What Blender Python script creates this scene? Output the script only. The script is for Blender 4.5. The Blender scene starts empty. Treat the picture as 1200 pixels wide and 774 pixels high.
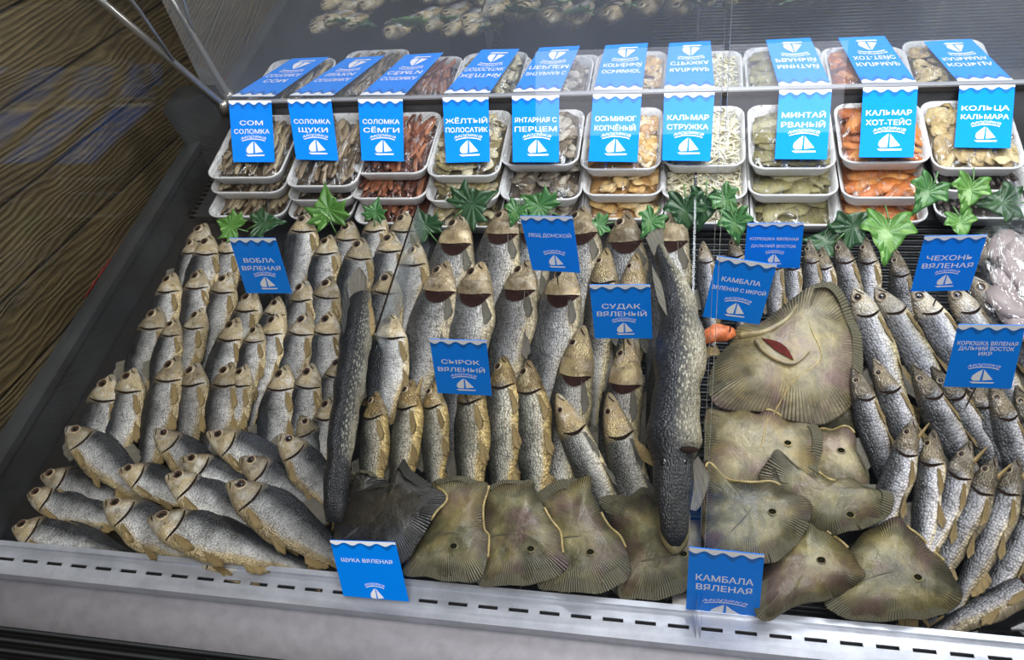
import bpy, math, random
import numpy as np
from mathutils import Matrix, Vector
random.seed(7)
rng = np.random.RandomState(11)
SC = bpy.context.scene
COL = SC.collection
PI = math.pi

# ------------------------------------------------------------------ camera
FPX, CX, CY, CAMH = 970.0, 600.0, 387.0, 0.90
def _rot():
    a = np.array([-4200.0 - CX, 233.0 - CY]); dy = -800.0 - CY
    dx = (-FPX * FPX - a[1] * dy) / a[0]
    X = -np.array([a[0], a[1], FPX]); X /= np.linalg.norm(X)
    Y = np.array([dx, dy, FPX]); Y /= np.linalg.norm(Y)
    return np.stack([X, Y, np.cross(X, Y)])
R = _rot()
cam = bpy.data.cameras.new('camera'); cam.sensor_width = 36; cam.lens = FPX / 1200 * 36
cam.clip_start = 0.02; cam.clip_end = 50
co = bpy.data.objects.new('camera', cam); COL.objects.link(co)
mw = Matrix.Identity(4)
for i in range(3):
    mw[i][0] = R[i, 0]; mw[i][1] = -R[i, 1]; mw[i][2] = -R[i, 2]
mw[2][3] = CAMH
co.matrix_world = mw
SC.camera = co

# ------------------------------------------------------------------ light
SC.view_settings.view_transform = 'Standard'; SC.view_settings.look = 'None'
SC.view_settings.exposure = 0.0; SC.view_settings.gamma = 1.0
SC.view_settings.use_curve_mapping = False
W = bpy.data.worlds.new('shop_air'); SC.world = W; W.use_nodes = True
W.node_tree.nodes['Background'].inputs[0].default_value = (0.80, 0.88, 1.0, 1)
W.node_tree.nodes['Background'].inputs[1].default_value = 0.06
def area(name, loc, target, sx, sy, power, color=(1, 1, 1)):
    l = bpy.data.lights.new(name, 'AREA'); l.shape = 'RECTANGLE'; l.size = sx; l.size_y = sy
    l.energy = power; l.color = color
    o = bpy.data.objects.new(name, l); COL.objects.link(o); o.location = loc
    d = Vector(target) - Vector(loc)
    o.rotation_euler = d.to_track_quat('-Z', 'Y').to_euler()
    return o
ZM, YM = .115, 1.158     # back mirror: height of its lower edge, distance
area('canopy_strip_light', (0.32, 0.98, 0.95), (0.24, 0.80, 0.0), 1.3, 0.06, 15.5, (0.95, 0.97, 1.0))
area('ceiling_light', (0.35, -0.1, 2.3), (0.1, 0.6, 0.0), 1.2, 0.6, 30.0, (0.93, 0.95, 1.0))
area('lit_shop_window', (-0.01, -2.5, 1.66), (-0.01, 0.6, 0.6), 1.36, 0.38, 4.0, (0.86, 0.86, 1.0))
area('aisle_light', (0.3, -0.8, 2.3), (-1.0, 0.9, 0.0), 1.2, 0.3, 30.0, (1.0, 0.95, 0.88))

# ------------------------------------------------------------------ pixel -> place
O3 = np.array([0, 0, CAMH])
def ray(p): return R @ np.array([(p[0] - CX) / FPX, (p[1] - CY) / FPX, 1.0])
def onz(p, z): d = ray(p); return O3 + d * ((z - CAMH) / d[2])
def ony(p, y): d = ray(p); return O3 + d * (y / d[1])
def onx(p, x): d = ray(p); return O3 + d * (x / d[0])
def onplane(p, c, a, b):          # plane z = c[2] + a (x-c0) + b (y-c1)
    d = ray(p); n = np.array([-a, -b, 1.0])
    t = np.dot(n, np.array(c) - O3) / np.dot(n, d)
    return O3 + d * t
def proj(P): c = R.T @ (np.array(P) - O3); return np.array([CX, CY]) + FPX * c[:2] / c[2]

# ------------------------------------------------------------------ object helpers
def mesh(name, verts, faces, mats=(), uvs=None, smooth=True, fmat=None):
    me = bpy.data.meshes.new(name)
    me.from_pydata([tuple(map(float, v)) for v in verts], [], [tuple(map(int, f)) for f in faces])
    for m in mats: me.materials.append(m)
    if uvs is not None:
        uv = me.uv_layers.new(name='UVMap')
        li = np.zeros(len(me.loops), dtype=np.int32); me.loops.foreach_get('vertex_index', li)
        uv.data.foreach_set('uv', np.asarray(uvs, dtype=np.float32)[li].ravel())
    if smooth: me.polygons.foreach_set('use_smooth', [True] * len(me.polygons))
    if fmat is not None: me.polygons.foreach_set('material_index', fmat)
    me.update()
    return me
def link(name, me, parent=None, M=None):
    o = bpy.data.objects.new(name, me); COL.objects.link(o)
    if parent: o.parent = parent
    if M is not None: o.matrix_local = M
    return o
def tag(o, label, cat, group=None, kind=None):
    if label: o['label'] = label
    if cat: o['category'] = cat
    if group: o['group'] = group
    if kind: o['kind'] = kind
    return o
def thing(name, label, cat, M=None, group=None):
    o = bpy.data.objects.new(name, None); COL.objects.link(o); o.empty_display_size = .02
    if M is not None: o.matrix_world = M
    return tag(o, label, cat, group)
def struct(name, me, label=None):
    o = link(name, me); o['kind'] = 'structure'
    if label: o['label'] = label
    return o
class MB:
    def __init__(s): s.v = []; s.f = []; s.m = []; s.uv = []
    def add(s, v, f, mi=0, uv=None):
        n = len(s.v); s.v += [tuple(p) for p in v]; s.f += [tuple(i + n for i in q) for q in f]; s.m += [mi] * len(f)
        s.uv += list(uv) if uv is not None else [(0, 0)] * len(v)
    def box(s, a, b, mi=0):
        x0, y0, z0 = a; x1, y1, z1 = b
        s.add([(x0, y0, z0), (x1, y0, z0), (x1, y1, z0), (x0, y1, z0), (x0, y0, z1), (x1, y0, z1), (x1, y1, z1), (x0, y1, z1)],
              [(0, 3, 2, 1), (4, 5, 6, 7), (0, 1, 5, 4), (1, 2, 6, 5), (2, 3, 7, 6), (3, 0, 4, 7)], mi)
    def tube(s, pts, r, n=10, mi=0, cap=True):
        pts = [np.array(p, float) for p in pts]; v = []; f = []
        rr = r if hasattr(r, '__len__') else [r] * len(pts)
        ref = np.array([0.13, 0.31, 0.94])
        for i, p in enumerate(pts):
            t = pts[min(i + 1, len(pts) - 1)] - pts[max(i - 1, 0)]; t /= np.linalg.norm(t)
            a = np.cross(t, ref); a /= np.linalg.norm(a); b = np.cross(t, a)
            for k in range(n):
                q = 2 * PI * k / n; v.append(p + rr[i] * (a * math.cos(q) + b * math.sin(q)))
        for i in range(len(pts) - 1):
            for k in range(n): f.append((i * n + k, i * n + (k + 1) % n, (i + 1) * n + (k + 1) % n, (i + 1) * n + k))
        if cap: f += [tuple(range(n))[::-1], tuple(range((len(pts) - 1) * n, len(pts) * n))]
        s.add(v, f, mi)
    def build(s, name, mats, smooth=False, uv=False):
        return mesh(name, s.v, s.f, mats, s.uv if uv else None, smooth, s.m)
def prism(profile, x0, x1):        # closed (y,z) profile extruded along X
    n = len(profile)
    v = [(x0, y, z) for y, z in profile] + [(x1, y, z) for y, z in profile]
    f = [(i, (i + 1) % n, n + (i + 1) % n, n + i) for i in range(n)] + [tuple(range(n))[::-1], tuple(range(n, 2 * n))]
    return v, f
def spline(pts, n, closed=True):   # Catmull-Rom resample, even spacing
    P = np.array(pts, float); m = len(P); out = []
    rngi = range(m) if closed else range(m - 1)
    for i in rngi:
        if closed: a, b, c, d = P[(i - 1) % m], P[i], P[(i + 1) % m], P[(i + 2) % m]
        else: a, b, c, d = P[max(i - 1, 0)], P[i], P[i + 1], P[min(i + 2, m - 1)]
        for t in np.linspace(0, 1, 16, endpoint=False):
            out.append(.5 * ((2 * b) + (c - a) * t + (2 * a - 5 * b + 4 * c - d) * t * t + (3 * b - a - 3 * c + d) * t ** 3))
    if not closed: out.append(P[-1])
    Q = np.array(out)
    if closed: Q = np.vstack([Q, Q[:1]])
    L = np.concatenate([[0], np.cumsum(np.linalg.norm(np.diff(Q, axis=0), axis=1))])
    tt = np.linspace(0, L[-1], n, endpoint=not closed)
    return np.stack([np.interp(tt, L, Q[:, k]) for k in range(Q.shape[1])], 1)

# ------------------------------------------------------------------ materials
class NT:
    def __init__(s, name):
        s.m = bpy.data.materials.new(name); s.m.use_nodes = True; s.t = s.m.node_tree
        s.b = s.t.nodes['Principled BSDF']; s.out = s.t.nodes['Material Output']
    def n(s, typ, ins=None, **kw):
        x = s.t.nodes.new('ShaderNode' + typ)
        for k, v in kw.items(): setattr(x, k, v)
        for k, v in (ins or {}).items():
            if isinstance(v, bpy.types.NodeSocket): s.t.links.new(v, x.inputs[k])
            else: x.inputs[k].default_value = v
        return x
    def math(s, op, a, b=0.0, c=0.0, clamp=False):
        x = s.n('Math', {0: a, 1: b, 2: c}, operation=op); x.use_clamp = clamp; return x.outputs[0]
    def ramp(s, fac, stops, interp='LINEAR'):
        x = s.n('ValToRGB', {0: fac}); r = x.color_ramp; r.interpolation = interp
        while len(r.elements) < len(stops): r.elements.new(.5)
        for e, (p, c) in zip(r.elements, stops):
            e.position = p; e.color = (c, c, c, 1) if not hasattr(c, '__len__') else (*c, 1)
        return x.outputs[0]
    def mix(s, fac, a, b, mode='MIX'):
        x = s.n('Mix', data_type='RGBA', blend_type=mode)
        for k, v in ((0, fac), (6, a), (7, b)):
            if isinstance(v, bpy.types.NodeSocket): s.t.links.new(v, x.inputs[k])
            else: x.inputs[k].default_value = (*v, 1) if hasattr(v, '__len__') and len(v) == 3 else v
        return x.outputs[2]
    def noise(s, vec=None, scale=5, detail=4, rough=.55, dist=0, w=None):
        ins = {'Scale': scale, 'Detail': detail, 'Roughness': rough, 'Distortion': dist}
        if vec is not None: ins['Vector'] = vec
        x = s.n('TexNoise', None, noise_dimensions='4D' if w is not None else '3D')
        if w is not None: ins['W'] = w
        for k, v in ins.items():
            if isinstance(v, bpy.types.NodeSocket): s.t.links.new(v, x.inputs[k])
            else: x.inputs[k].default_value = v
        return x.outputs[0]
    def coord(s, k='Object'): return s.n('TexCoord').outputs[k]
    def mapping(s, vec, scale=(1, 1, 1), rot=(0, 0, 0), loc=(0, 0, 0)):
        return s.n('Mapping', {'Vector': vec, 'Scale': scale, 'Rotation': rot, 'Location': loc}).outputs[0]
    def set(s, **kw):
        for k, v in kw.items():
            k = {'base': 'Base Color', 'rough': 'Roughness', 'metal': 'Metallic', 'normal': 'Normal', 'alpha': 'Alpha', 'spec': 'Specular IOR Level',
                 'coat': 'Coat Weight', 'coatr': 'Coat Roughness', 'trans': 'Transmission Weight', 'sss': 'Subsurface Weight', 'ecol': 'Emission Color', 'estr': 'Emission Strength'}[k]
            if isinstance(v, bpy.types.NodeSocket): s.t.links.new(v, s.b.inputs[k])
            else: s.b.inputs[k].default_value = (*v, 1) if hasattr(v, '__len__') and len(v) == 3 else v
        return s.m
    def bump(s, h, strength=.3, dist=.002):
        return s.n('Bump', {'Height': h, 'Strength': strength, 'Distance': dist}).outputs[0]
def flat(name, col, rough=.5, metal=0.0, var=.12, nscale=30, bump=0.0, **kw):
    t = NT(name); c = t.coord()
    f = t.noise(c, nscale, 4)
    base = t.mix(1.0, t.ramp(f, [(0.3, 1 - var), (0.7, 1 + var)]), col, 'MULTIPLY')
    if bump: t.set(normal=t.bump(f, bump))
    return t.set(base=base, rough=rough, metal=metal, **kw)

def fish_mat(name, back, flank, pale, belly, heads, L, depth, sc=.0035, head_s=.2, metal=.25, rough=.38, dots=None, var=.35, blotch=.5):
    t = NT(name)
    uv = t.n('SeparateXYZ', {0: t.n('UVMap').outputs[0]}); s_, h_ = uv.outputs[0], uv.outputs[1]
    rnd = t.n('ObjectInfo').outputs['Random']
    w = t.math('MULTIPLY', rnd, 37.0)
    oc = t.coord()
    n1 = t.noise(oc, 45, 5, .6, 0, w); n2 = t.noise(oc, 140, 4, .6, 0, w); n3 = t.noise(oc, 18, 3, .5, 0, w)
    h = t.math('ADD', h_, t.math('MULTIPLY', t.math('SUBTRACT', n1, .5), .30))
    h = t.math('ADD', h, t.math('MULTIPLY', t.math('SUBTRACT', rnd, .5), .10))
    body = t.ramp(h, [(.0, belly), (.09, belly), (.20, pale), (.40, flank), (.53, tuple(a * .40 + b * .60 for a, b in zip(flank, back))), (.66, back)])
    # scales
    vec = t.n('CombineXYZ', {0: t.math('MULTIPLY', s_, L / sc), 1: t.math('MULTIPLY', h_, depth * 1.25 / sc), 2: 0.0}).outputs[0]
    vo = t.n('TexVoronoi', {'Vector': vec, 'Scale': 1.0, 'Randomness': .75}, voronoi_dimensions='2D').outputs['Distance']
    scm = t.ramp(vo, [(.15, 1.25), (.70, .48)])
    body = t.mix(.68, body, t.mix(1.0, body, scm, 'MULTIPLY'))
    body = t.mix(.6, body, t.mix(1.0, body, t.ramp(n2, [(.30, .42), (.70, 1.5)]), 'MULTIPLY'))
    if dots:
        dv = t.n('TexVoronoi', {'Vector': t.n('CombineXYZ', {0: t.math('MULTIPLY', s_, 46.0), 1: t.math('MULTIPLY', h_, 15.0), 2: 0.0}).outputs[0], 'Scale': 1.0, 'Randomness': 1.0}, voronoi_dimensions='2D').outputs['Distance']
        dm = t.math('MULTIPLY', t.ramp(dv, [(.18, 1.0), (.34, 0.0)]), t.ramp(h_, [(.30, 1.0), (.62, .8), (.70, 0.0)]))
        body = t.mix(t.math('MULTIPLY', dm, .75), body, dots)
    # head
    hm = t.ramp(t.math('ADD', s_, t.math('MULTIPLY', t.math('SUBTRACT', n1, .5), .05)), [(head_s - .015, 1.0), (head_s + .03, 0.0)])
    hc = t.ramp(n1, [(.30, heads[0]), (.50, heads[1]), (.70, heads[2])])
    hc = t.mix(t.ramp(h_, [(.60, 0.0), (.92, .75)]), hc, heads[3])
    hc = t.mix(t.math('MULTIPLY', t.ramp(t.noise(oc, 75, 3, .5, .6, w), [(.55, 0.0), (.68, 1.0)]), blotch), hc, heads[3])
    base = t.mix(hm, body, hc)
    base = t.mix(1.0, base, t.ramp(rnd, [(0.0, 1 - var), (1.0, 1 + var * .6)]), 'MULTIPLY')
    base = t.mix(1.0, base, t.ramp(n3, [(.30, .60), (.70, 1.25)]), 'MULTIPLY')
    sp_ = t.noise(oc, 95, 5, .72, 0, t.math('ADD', w, 9.0))
    base = t.mix(t.ramp(sp_, [(.56, 0.0), (.66, .6)]), base, tuple(x * .5 for x in heads[3]))
    hgt = t.math('ADD', t.math('MULTIPLY', vo, -.42), t.math('ADD', t.math('MULTIPLY', n2, .5), t.math('MULTIPLY', n1, 1.6)))
    return t.set(base=base, rough=t.ramp(n2, [(.3, rough - .1), (.7, rough + .15)]), metal=metal, normal=t.bump(hgt, .75, .0034), spec=.45)

def fin_mat(name, c0, c1, n=26):
    t = NT(name)
    uv = t.n('SeparateXYZ', {0: t.n('UVMap').outputs[0]})
    r = t.math('SINE', t.math('MULTIPLY', uv.outputs[0], n * 2 * PI))
    base = t.mix(t.ramp(r, [(.1, 0.0), (.9, 1.0)]), c0, c1)
    base = t.mix(t.noise(t.coord(), 60), base, c0)
    return t.set(base=base, rough=.5, normal=t.bump(r, .6, .001))

M_roach = fish_mat('roach_skin', (.022, .026, .032), (.38, .38, .37), (.56, .54, .50), (.50, .39, .21),
                   [(.60, .56, .46), (.44, .34, .18), (.70, .67, .60), (.10, .07, .045)], .19, .062, .0028, .205, .15)
M_bream = fish_mat('bream_skin', (.08, .08, .08), (.27, .27, .27), (.42, .40, .36), (.42, .35, .22),
                   [(.45, .38, .24), (.26, .19, .10), (.52, .47, .36), (.11, .085, .06)], .27, .08, .004, .19, .2)
M_white = fish_mat('whitefish_skin', (.05, .052, .045), (.29, .28, .23), (.42, .38, .28), (.47, .34, .13),
                   [(.40, .30, .12), (.17, .11, .04), (.46, .38, .22), (.06, .04, .02)], .2, .04, .0032, .2)
M_perch = fish_mat('pikeperch_skin', (.055, .055, .05), (.30, .29, .26), (.46, .43, .36), (.50, .42, .24),
                   [(.52, .42, .20), (.34, .25, .13), (.52, .46, .36), (.13, .10, .06)], .28, .05, .0035, .23)
M_smelt = fish_mat('smelt_skin', (.045, .047, .05), (.28, .28, .30), (.48, .45, .44), (.52, .43, .28),
                   [(.30, .25, .16), (.14, .11, .07), (.45, .40, .33), (.035, .03, .025)], .18, .03, .0032, .2, .15, .36)
M_sabre = fish_mat('sabrefish_skin', (.12, .12, .13), (.50, .50, .52), (.62, .58, .50), (.60, .50, .28),
                   [(.62, .60, .54), (.48, .42, .32), (.70, .68, .64), (.22, .18, .13)], .22, .035, .0034, .17, .12, .38, blotch=.25)
M_pike = fish_mat('pike_skin', (.022, .023, .026), (.24, .215, .15), (.40, .36, .26), (.40, .35, .22),
                  [(.020, .021, .023), (.030, .030, .030), (.045, .043, .038), (.013, .013, .015)], .42, .06, .0035, .235, .1, .42, dots=(.52, .49, .38), var=.05, blotch=.8)
M_pikedark = fish_mat('dark_pike_skin', (.012, .013, .015), (.075, .073, .062), (.30, .27, .20), (.30, .27, .18),
                  [(.012, .013, .015), (.020, .020, .022), (.035, .033, .03), (.010, .010, .012)], .42, .06, .0035, .2, .1, .4, dots=(.40, .38, .30), var=.05)
M_finy = fin_mat('yellow_fin', (.26, .18, .07), (.44, .34, .17))
M_fing = fin_mat('grey_fin', (.12, .11, .085), (.30, .28, .22))
M_find = fin_mat('dark_fin', (.03, .03, .028), (.10, .095, .08))
M_eye = flat('eye_brown', (.050, .026, .016), .30, 0, .4, 200)
M_pupil = flat('pupil_black', (.008, .006, .005), .15)
M_ring = flat('eye_rim', (.34, .27, .17), .45, 0, .25, 200)
M_gill = flat('gill_shadow', (.018, .011, .008), .9, 0, .3, 120, spec=.05)
M_cut = flat('gill_flesh', (.022, .009, .007), .8, 0, .5, 90, .4, spec=.1)
M_red = flat('red_flesh', (.075, .010, .007), .7, 0, .4, 90, .3, spec=.1)

# ------------------------------------------------------------------ the case
def plain(name, col, rough=.5, metal=0, **kw): return flat(name, col, rough, metal, .08, 14, **kw)
M_panel = flat('dark_grey_enamel', (.030, .033, .036), .38, 0, .35, 9, .05)
M_black = plain('black_gap', (.006, .006, .007), .6)
t = NT('ribbed_deck'); oc = t.coord(); sp = t.n('SeparateXYZ', {0: oc})
rib = t.math('SINE', t.math('MULTIPLY', sp.outputs[1], 2 * PI / .012))
M_deck = t.set(base=t.mix(t.ramp(rib, [(.2, 0.0), (.8, 1.0)]), (.012, .012, .013), (.07, .075, .08)), rough=.35, metal=.5, normal=t.bump(rib, 1.0, .004))
t = NT('brushed_wood'); oc = t.coord()
ang = math.radians(-11)
gv = t.mapping(oc, (1, 1, 1), (-ang, 0, 0))
sg = t.n('SeparateXYZ', {0: gv}); along, up = sg.outputs[1], sg.outputs[2]
PW = .115
pid = t.math('FLOOR', t.math('DIVIDE', t.math('ADD', up, .012), PW))
fr = t.math('FRACT', t.math('DIVIDE', t.math('ADD', up, .012), PW))
off = t.math('MULTIPLY', pid, 3.71)
gvec = t.n('CombineXYZ', {0: off, 1: t.math('MULTIPLY', along, .22), 2: up}).outputs[0]
warp = t.noise(gvec, 7, 3, .5, .8)
rings = t.math('SINE', t.math('ADD', t.math('MULTIPLY', up, 620.0), t.math('MULTIPLY', warp, 70.0)))
fine = t.noise(t.n('CombineXYZ', {0: off, 1: t.math('MULTIPLY', along, .06), 2: up}).outputs[0], 260, 4, .6)
wcol = t.ramp(warp, [(.25, (.055, .036, .014)), (.50, (.135, .093, .038)), (.72, (.20, .145, .065))])
wcol = t.mix(1.0, wcol, t.ramp(rings, [(.0, .74), (.6, 1.08)]), 'MULTIPLY')
wcol = t.mix(1.0, wcol, t.ramp(fine, [(.3, .55), (.7, 1.3)]), 'MULTIPLY')
gap = t.ramp(fr, [(.0, 0.0), (.035, 1.0), (.97, 1.0), (1.0, 0.0)])
wcol = t.mix(1.0, wcol, t.ramp(gap, [(0, .08), (1, 1)]), 'MULTIPLY')
M_wood = t.set(base=wcol, rough=.55, normal=t.bump(t.math('ADD', t.math('MULTIPLY', rings, .35), t.math('ADD', fine, t.math('MULTIPLY', gap, 2.0))), .7, .003))
def glass_mat(name, tint, r0=1.0, rough=0.0, haze=0.0, hcol=(.8, .85, .9)):
    t = NT(name); t.t.nodes.remove(t.b)
    ge = t.n('NewGeometry')
    c = t.math('ABSOLUTE', t.n('VectorMath', {0: ge.outputs['Incoming'], 1: ge.outputs['Normal']}, operation='DOT_PRODUCT').outputs['Value'])
    fr = t.math('ADD', .04, t.math('MULTIPLY', .96, t.math('POWER', t.math('SUBTRACT', 1.0, c), 5.0)))
    a = t.n('BsdfTransparent', {'Color': (*tint, 1)}).outputs[0]
    g = t.n('BsdfGlossy', {'Roughness': rough, 'Color': (1, 1, 1, 1)}).outputs[0]
    s = t.n('MixShader', {0: t.math('MULTIPLY', fr, r0, clamp=True), 1: a, 2: g}).outputs[0]
    if haze:
        d = t.n('BsdfDiffuse', {'Color': (*hcol, 1)}).outputs[0]
        s = t.n('MixShader', {0: haze, 1: s, 2: d}).outputs[0]
    t.t.links.new(s, t.out.inputs[0]); return t.m
M_glass = glass_mat('clear_glass', (.98, .985, .985), .8)
M_glassedge = plain('glass_edge', (.78, .80, .76), .3)
M_acryl = glass_mat('clear_acrylic', (.93, .95, .95), 1.3, .02, .07)
M_film = None
t = NT('hazy_mirror'); t.t.nodes.remove(t.b); oc = t.coord()
g = t.n('BsdfGlossy', {'Roughness': .014, 'Color': (.80, .82, .82, 1)}).outputs[0]
d = t.n('BsdfDiffuse', {'Color': (.62, .66, .70, 1)}).outputs[0]
hz = t.ramp(t.noise(oc, 3.5, 4), [(.3, .14), (.7, .24)])
s = t.n('MixShader', {0: hz, 1: g, 2: d}).outputs[0]; t.t.links.new(s, t.out.inputs[0]); M_mirror = t.m
t = NT('brushed_steel'); oc = t.coord()
f = t.noise(t.mapping(oc, (1, 30, 30)), 6, 4)
f2 = t.noise(oc, 22, 5, .7)
M_steel = t.set(base=t.mix(t.ramp(f2, [(.3, 0.0), (.75, 1.0)]), (.40, .42, .47), (.62, .64, .70)), rough=t.ramp(f, [(.3, .32), (.7, .5)]), metal=.55)
M_bumper = flat('grey_bumper_plastic', (.36, .35, .38), .45, 0, .12, 60, .05)
M_maroon = flat('maroon_front_panel', (.045, .012, .012), .35, 0, .2, 5)
M_rod = plain('polished_rod', (.36, .34, .31), .28, .8)

XL, XR = -.855, .80
YF = .345           # inner edge of the slotted rail
struct('floor', (lambda b: (b.box((XL, .20, -.02), (XR, YM, 0)), b.build('deck', [M_deck]))[1])(MB()), 'dark ribbed deck of the fish counter')
b = MB(); b.box((-2.2, -1.6, -.96), (2.2, 1.9, -.94)); struct('floor_shop', b.build('shop_floor', [plain('dark_tile', (.03, .028, .026), .4)]))
# left end panel of the case with the glass pane standing on it
b = MB(); b.box((XL - .020, .24, -.35), (XL, YM + .02, .066)); b.box((XL - .024, .24, .060), (XL + .004, YM + .02, .072))
struct('trim_1', b.build('end_panel', [M_panel]), 'dark grey enamelled end panel of the counter')
# bevelled corner post at the rear left
pr = [(-.862, YM - .07), (-.80, YM - .025), (-.79, YM - .001), (-.862, YM - .001)]
v = [(x, y, 0.0) for x, y in pr] + [(x - .02, y, .15) for x, y in pr]
struct('trim_2', mesh('corner_post', v, [(0, 1, 5, 4), (1, 2, 6, 5), (2, 3, 7, 6), (3, 0, 4, 7), (4, 5, 6, 7), (3, 2, 1, 0)], [M_panel], None, False), 'dark rear corner post of the counter')
b = MB(); b.box((XL - .016, .30, .072), (XL - .010, YM, .80))
struct('window_1', b.build('end_glass', [glass_mat('side_glass', (.97, .98, .98), .5)]), 'clear end glass of the counter')
# planked wood wall on the left
b = MB(); b.box((-1.03, -.6, -.94), (-1.0, 2.2, 1.2)); struct('wall_left', b.build('plank_wall', [M_wood]), 'brushed dark wood plank wall')
# back of the case: dark lower strip, mirror above
b = MB(); b.box((XL, YM, -.02), (XR, YM + .02, ZM - .012)); struct('wall_back', b.build('back_riser', [flat('dark_riser', (.10, .10, .105), .5, 0, .3, 20)]), 'dark riser under the back mirror')
b = MB(); b.box((-.835, YM, ZM), (XR, YM + .008, .95))
struct('wall_mirror', b.build('mirror_glass', [M_mirror]), 'hazy mirror along the back of the counter')
b = MB(); b.box((-.84, YM - .004, ZM - .011), (XR, YM + .01, ZM - .0005)); b.box((-.84, YM - .0045, ZM - .0025), (XR, YM + .004, ZM + .0005), 1)
struct('trim_3', b.build('mirror_rail', [plain('dark_rail', (.045, .043, .04), .35, .3), plain('rail_lip', (.45, .46, .5), .3, .4)]), 'thin rail along the bottom of the mirror')
# slotted front rail
XA, XB = XL - .03, XR
b = MB(); zt = .040
SP, SLEN = .0335, .0215
b.box((XA, YF - .006, zt - .006), (XB, YF, zt + .006))                     # upturned inner lip
y0, y1, ys0, ys1 = .309, YF - .006, .3225, .3265
b.box((XA, ys1, zt - .002), (XB, y1, zt)); b.box((XA, y0, zt - .002), (XB, ys0, zt))
x = XA
while x < XB:
    b.box((x, ys0, zt - .002), (x + SP - SLEN, ys1, zt)); x += SP
b.box((XA, y0 - .003, zt - .022), (XB, y0, zt))                             # front lip
b.box((XA, ys0 - .004, zt - .014), (XB, ys1 + .004, zt - .010), 1)
rl = thing('slotted_rail', 'pale metal rail with a row of slots along the front edge', 'rail', Matrix.Identity(4))
rail = link('rail_strip', b.build('rail_strip', [M_steel, M_black]), rl)
# bumper and lower front
arc = [(.300 - .050 * math.sin(q), -.024 + .046 * math.cos(q)) for q in np.linspace(0, PI * .62, 12)]
prof = [(.3055, .022)] + arc + [(.262, -.075), (.3055, -.075)]
v, f = prism(prof, XA - .02, XB)
bp = link('front_bumper', mesh('front_bumper', v, f, [M_bumper], None, True)); tag(bp, 'rounded grey bumper along the front of the counter', 'bumper')
b = MB(); b.box((XA - .02, .262, -.60), (XB, .34, -.076)); fp = link('counter_base', b.build('counter_base', [M_maroon])); tag(fp, 'dark maroon counter base below the grey bumper', 'counter base')
b = MB(); b.box((XA - .02, .30, -.94), (XB, 1.1, -.601)); tag(link('plinth', b.build('plinth', [M_black])), 'black plinth under the maroon front panel', 'plinth')
b = MB(); b.box((XA, .3060, -.076), (XB, .312, .012)); b.box((XA, .312, -.03), (XB, YF, -.001)); struct('trim_4', b.build('front_riser', [M_black]), 'dark inner riser behind the bumper')
# leaning front glass: two panes meeting at a seam
sB = onz((818, 712), .030); sB[1] = .2965; sB[2] = .008
pB = proj(sB)
def lean_for():
    best = None
    for a in np.linspace(20, 89, 140):
        d = np.array([0, math.cos(math.radians(a)), math.sin(math.radians(a))])
        q = proj(sB + d * .5)
        xx = pB[0] + (q[0] - pB[0]) * (pB[1] / (pB[1] - q[1]))
        e = abs(xx - 855)
        if best is None or e < best[0]: best = (e, a, d)
    return best
_, LEAN, gd = lean_for()
nrm = np.array([0, -gd[2], gd[1]])
def pane(x0, x1, name, label):
    Mx = []
    base = np.array([0, sB[1], sB[2]])
    v = []
    for off in (0, .010):
        for xx, l in ((x0, 0), (x1, 0), (x1, .66), (x0, .66)):
            p = base + gd * l - nrm * off; v.append((xx, p[1], p[2]))
    f = [(0, 1, 2, 3), (7, 6, 5, 4), (0, 4, 5, 1), (1, 5, 6, 2), (2, 6, 7, 3), (3, 7, 4, 0)]
    return struct(name, mesh(name, v, f, [M_glass, M_glassedge], None, False, [0, 0, 1, 1, 1, 1]), label)
pane(XL - .01, sB[0] - .0022, 'window_2', 'left pane of the leaning front glass')
pane(sB[0] + .0022, XR, 'window_3', 'right pane of the leaning front glass')
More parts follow.
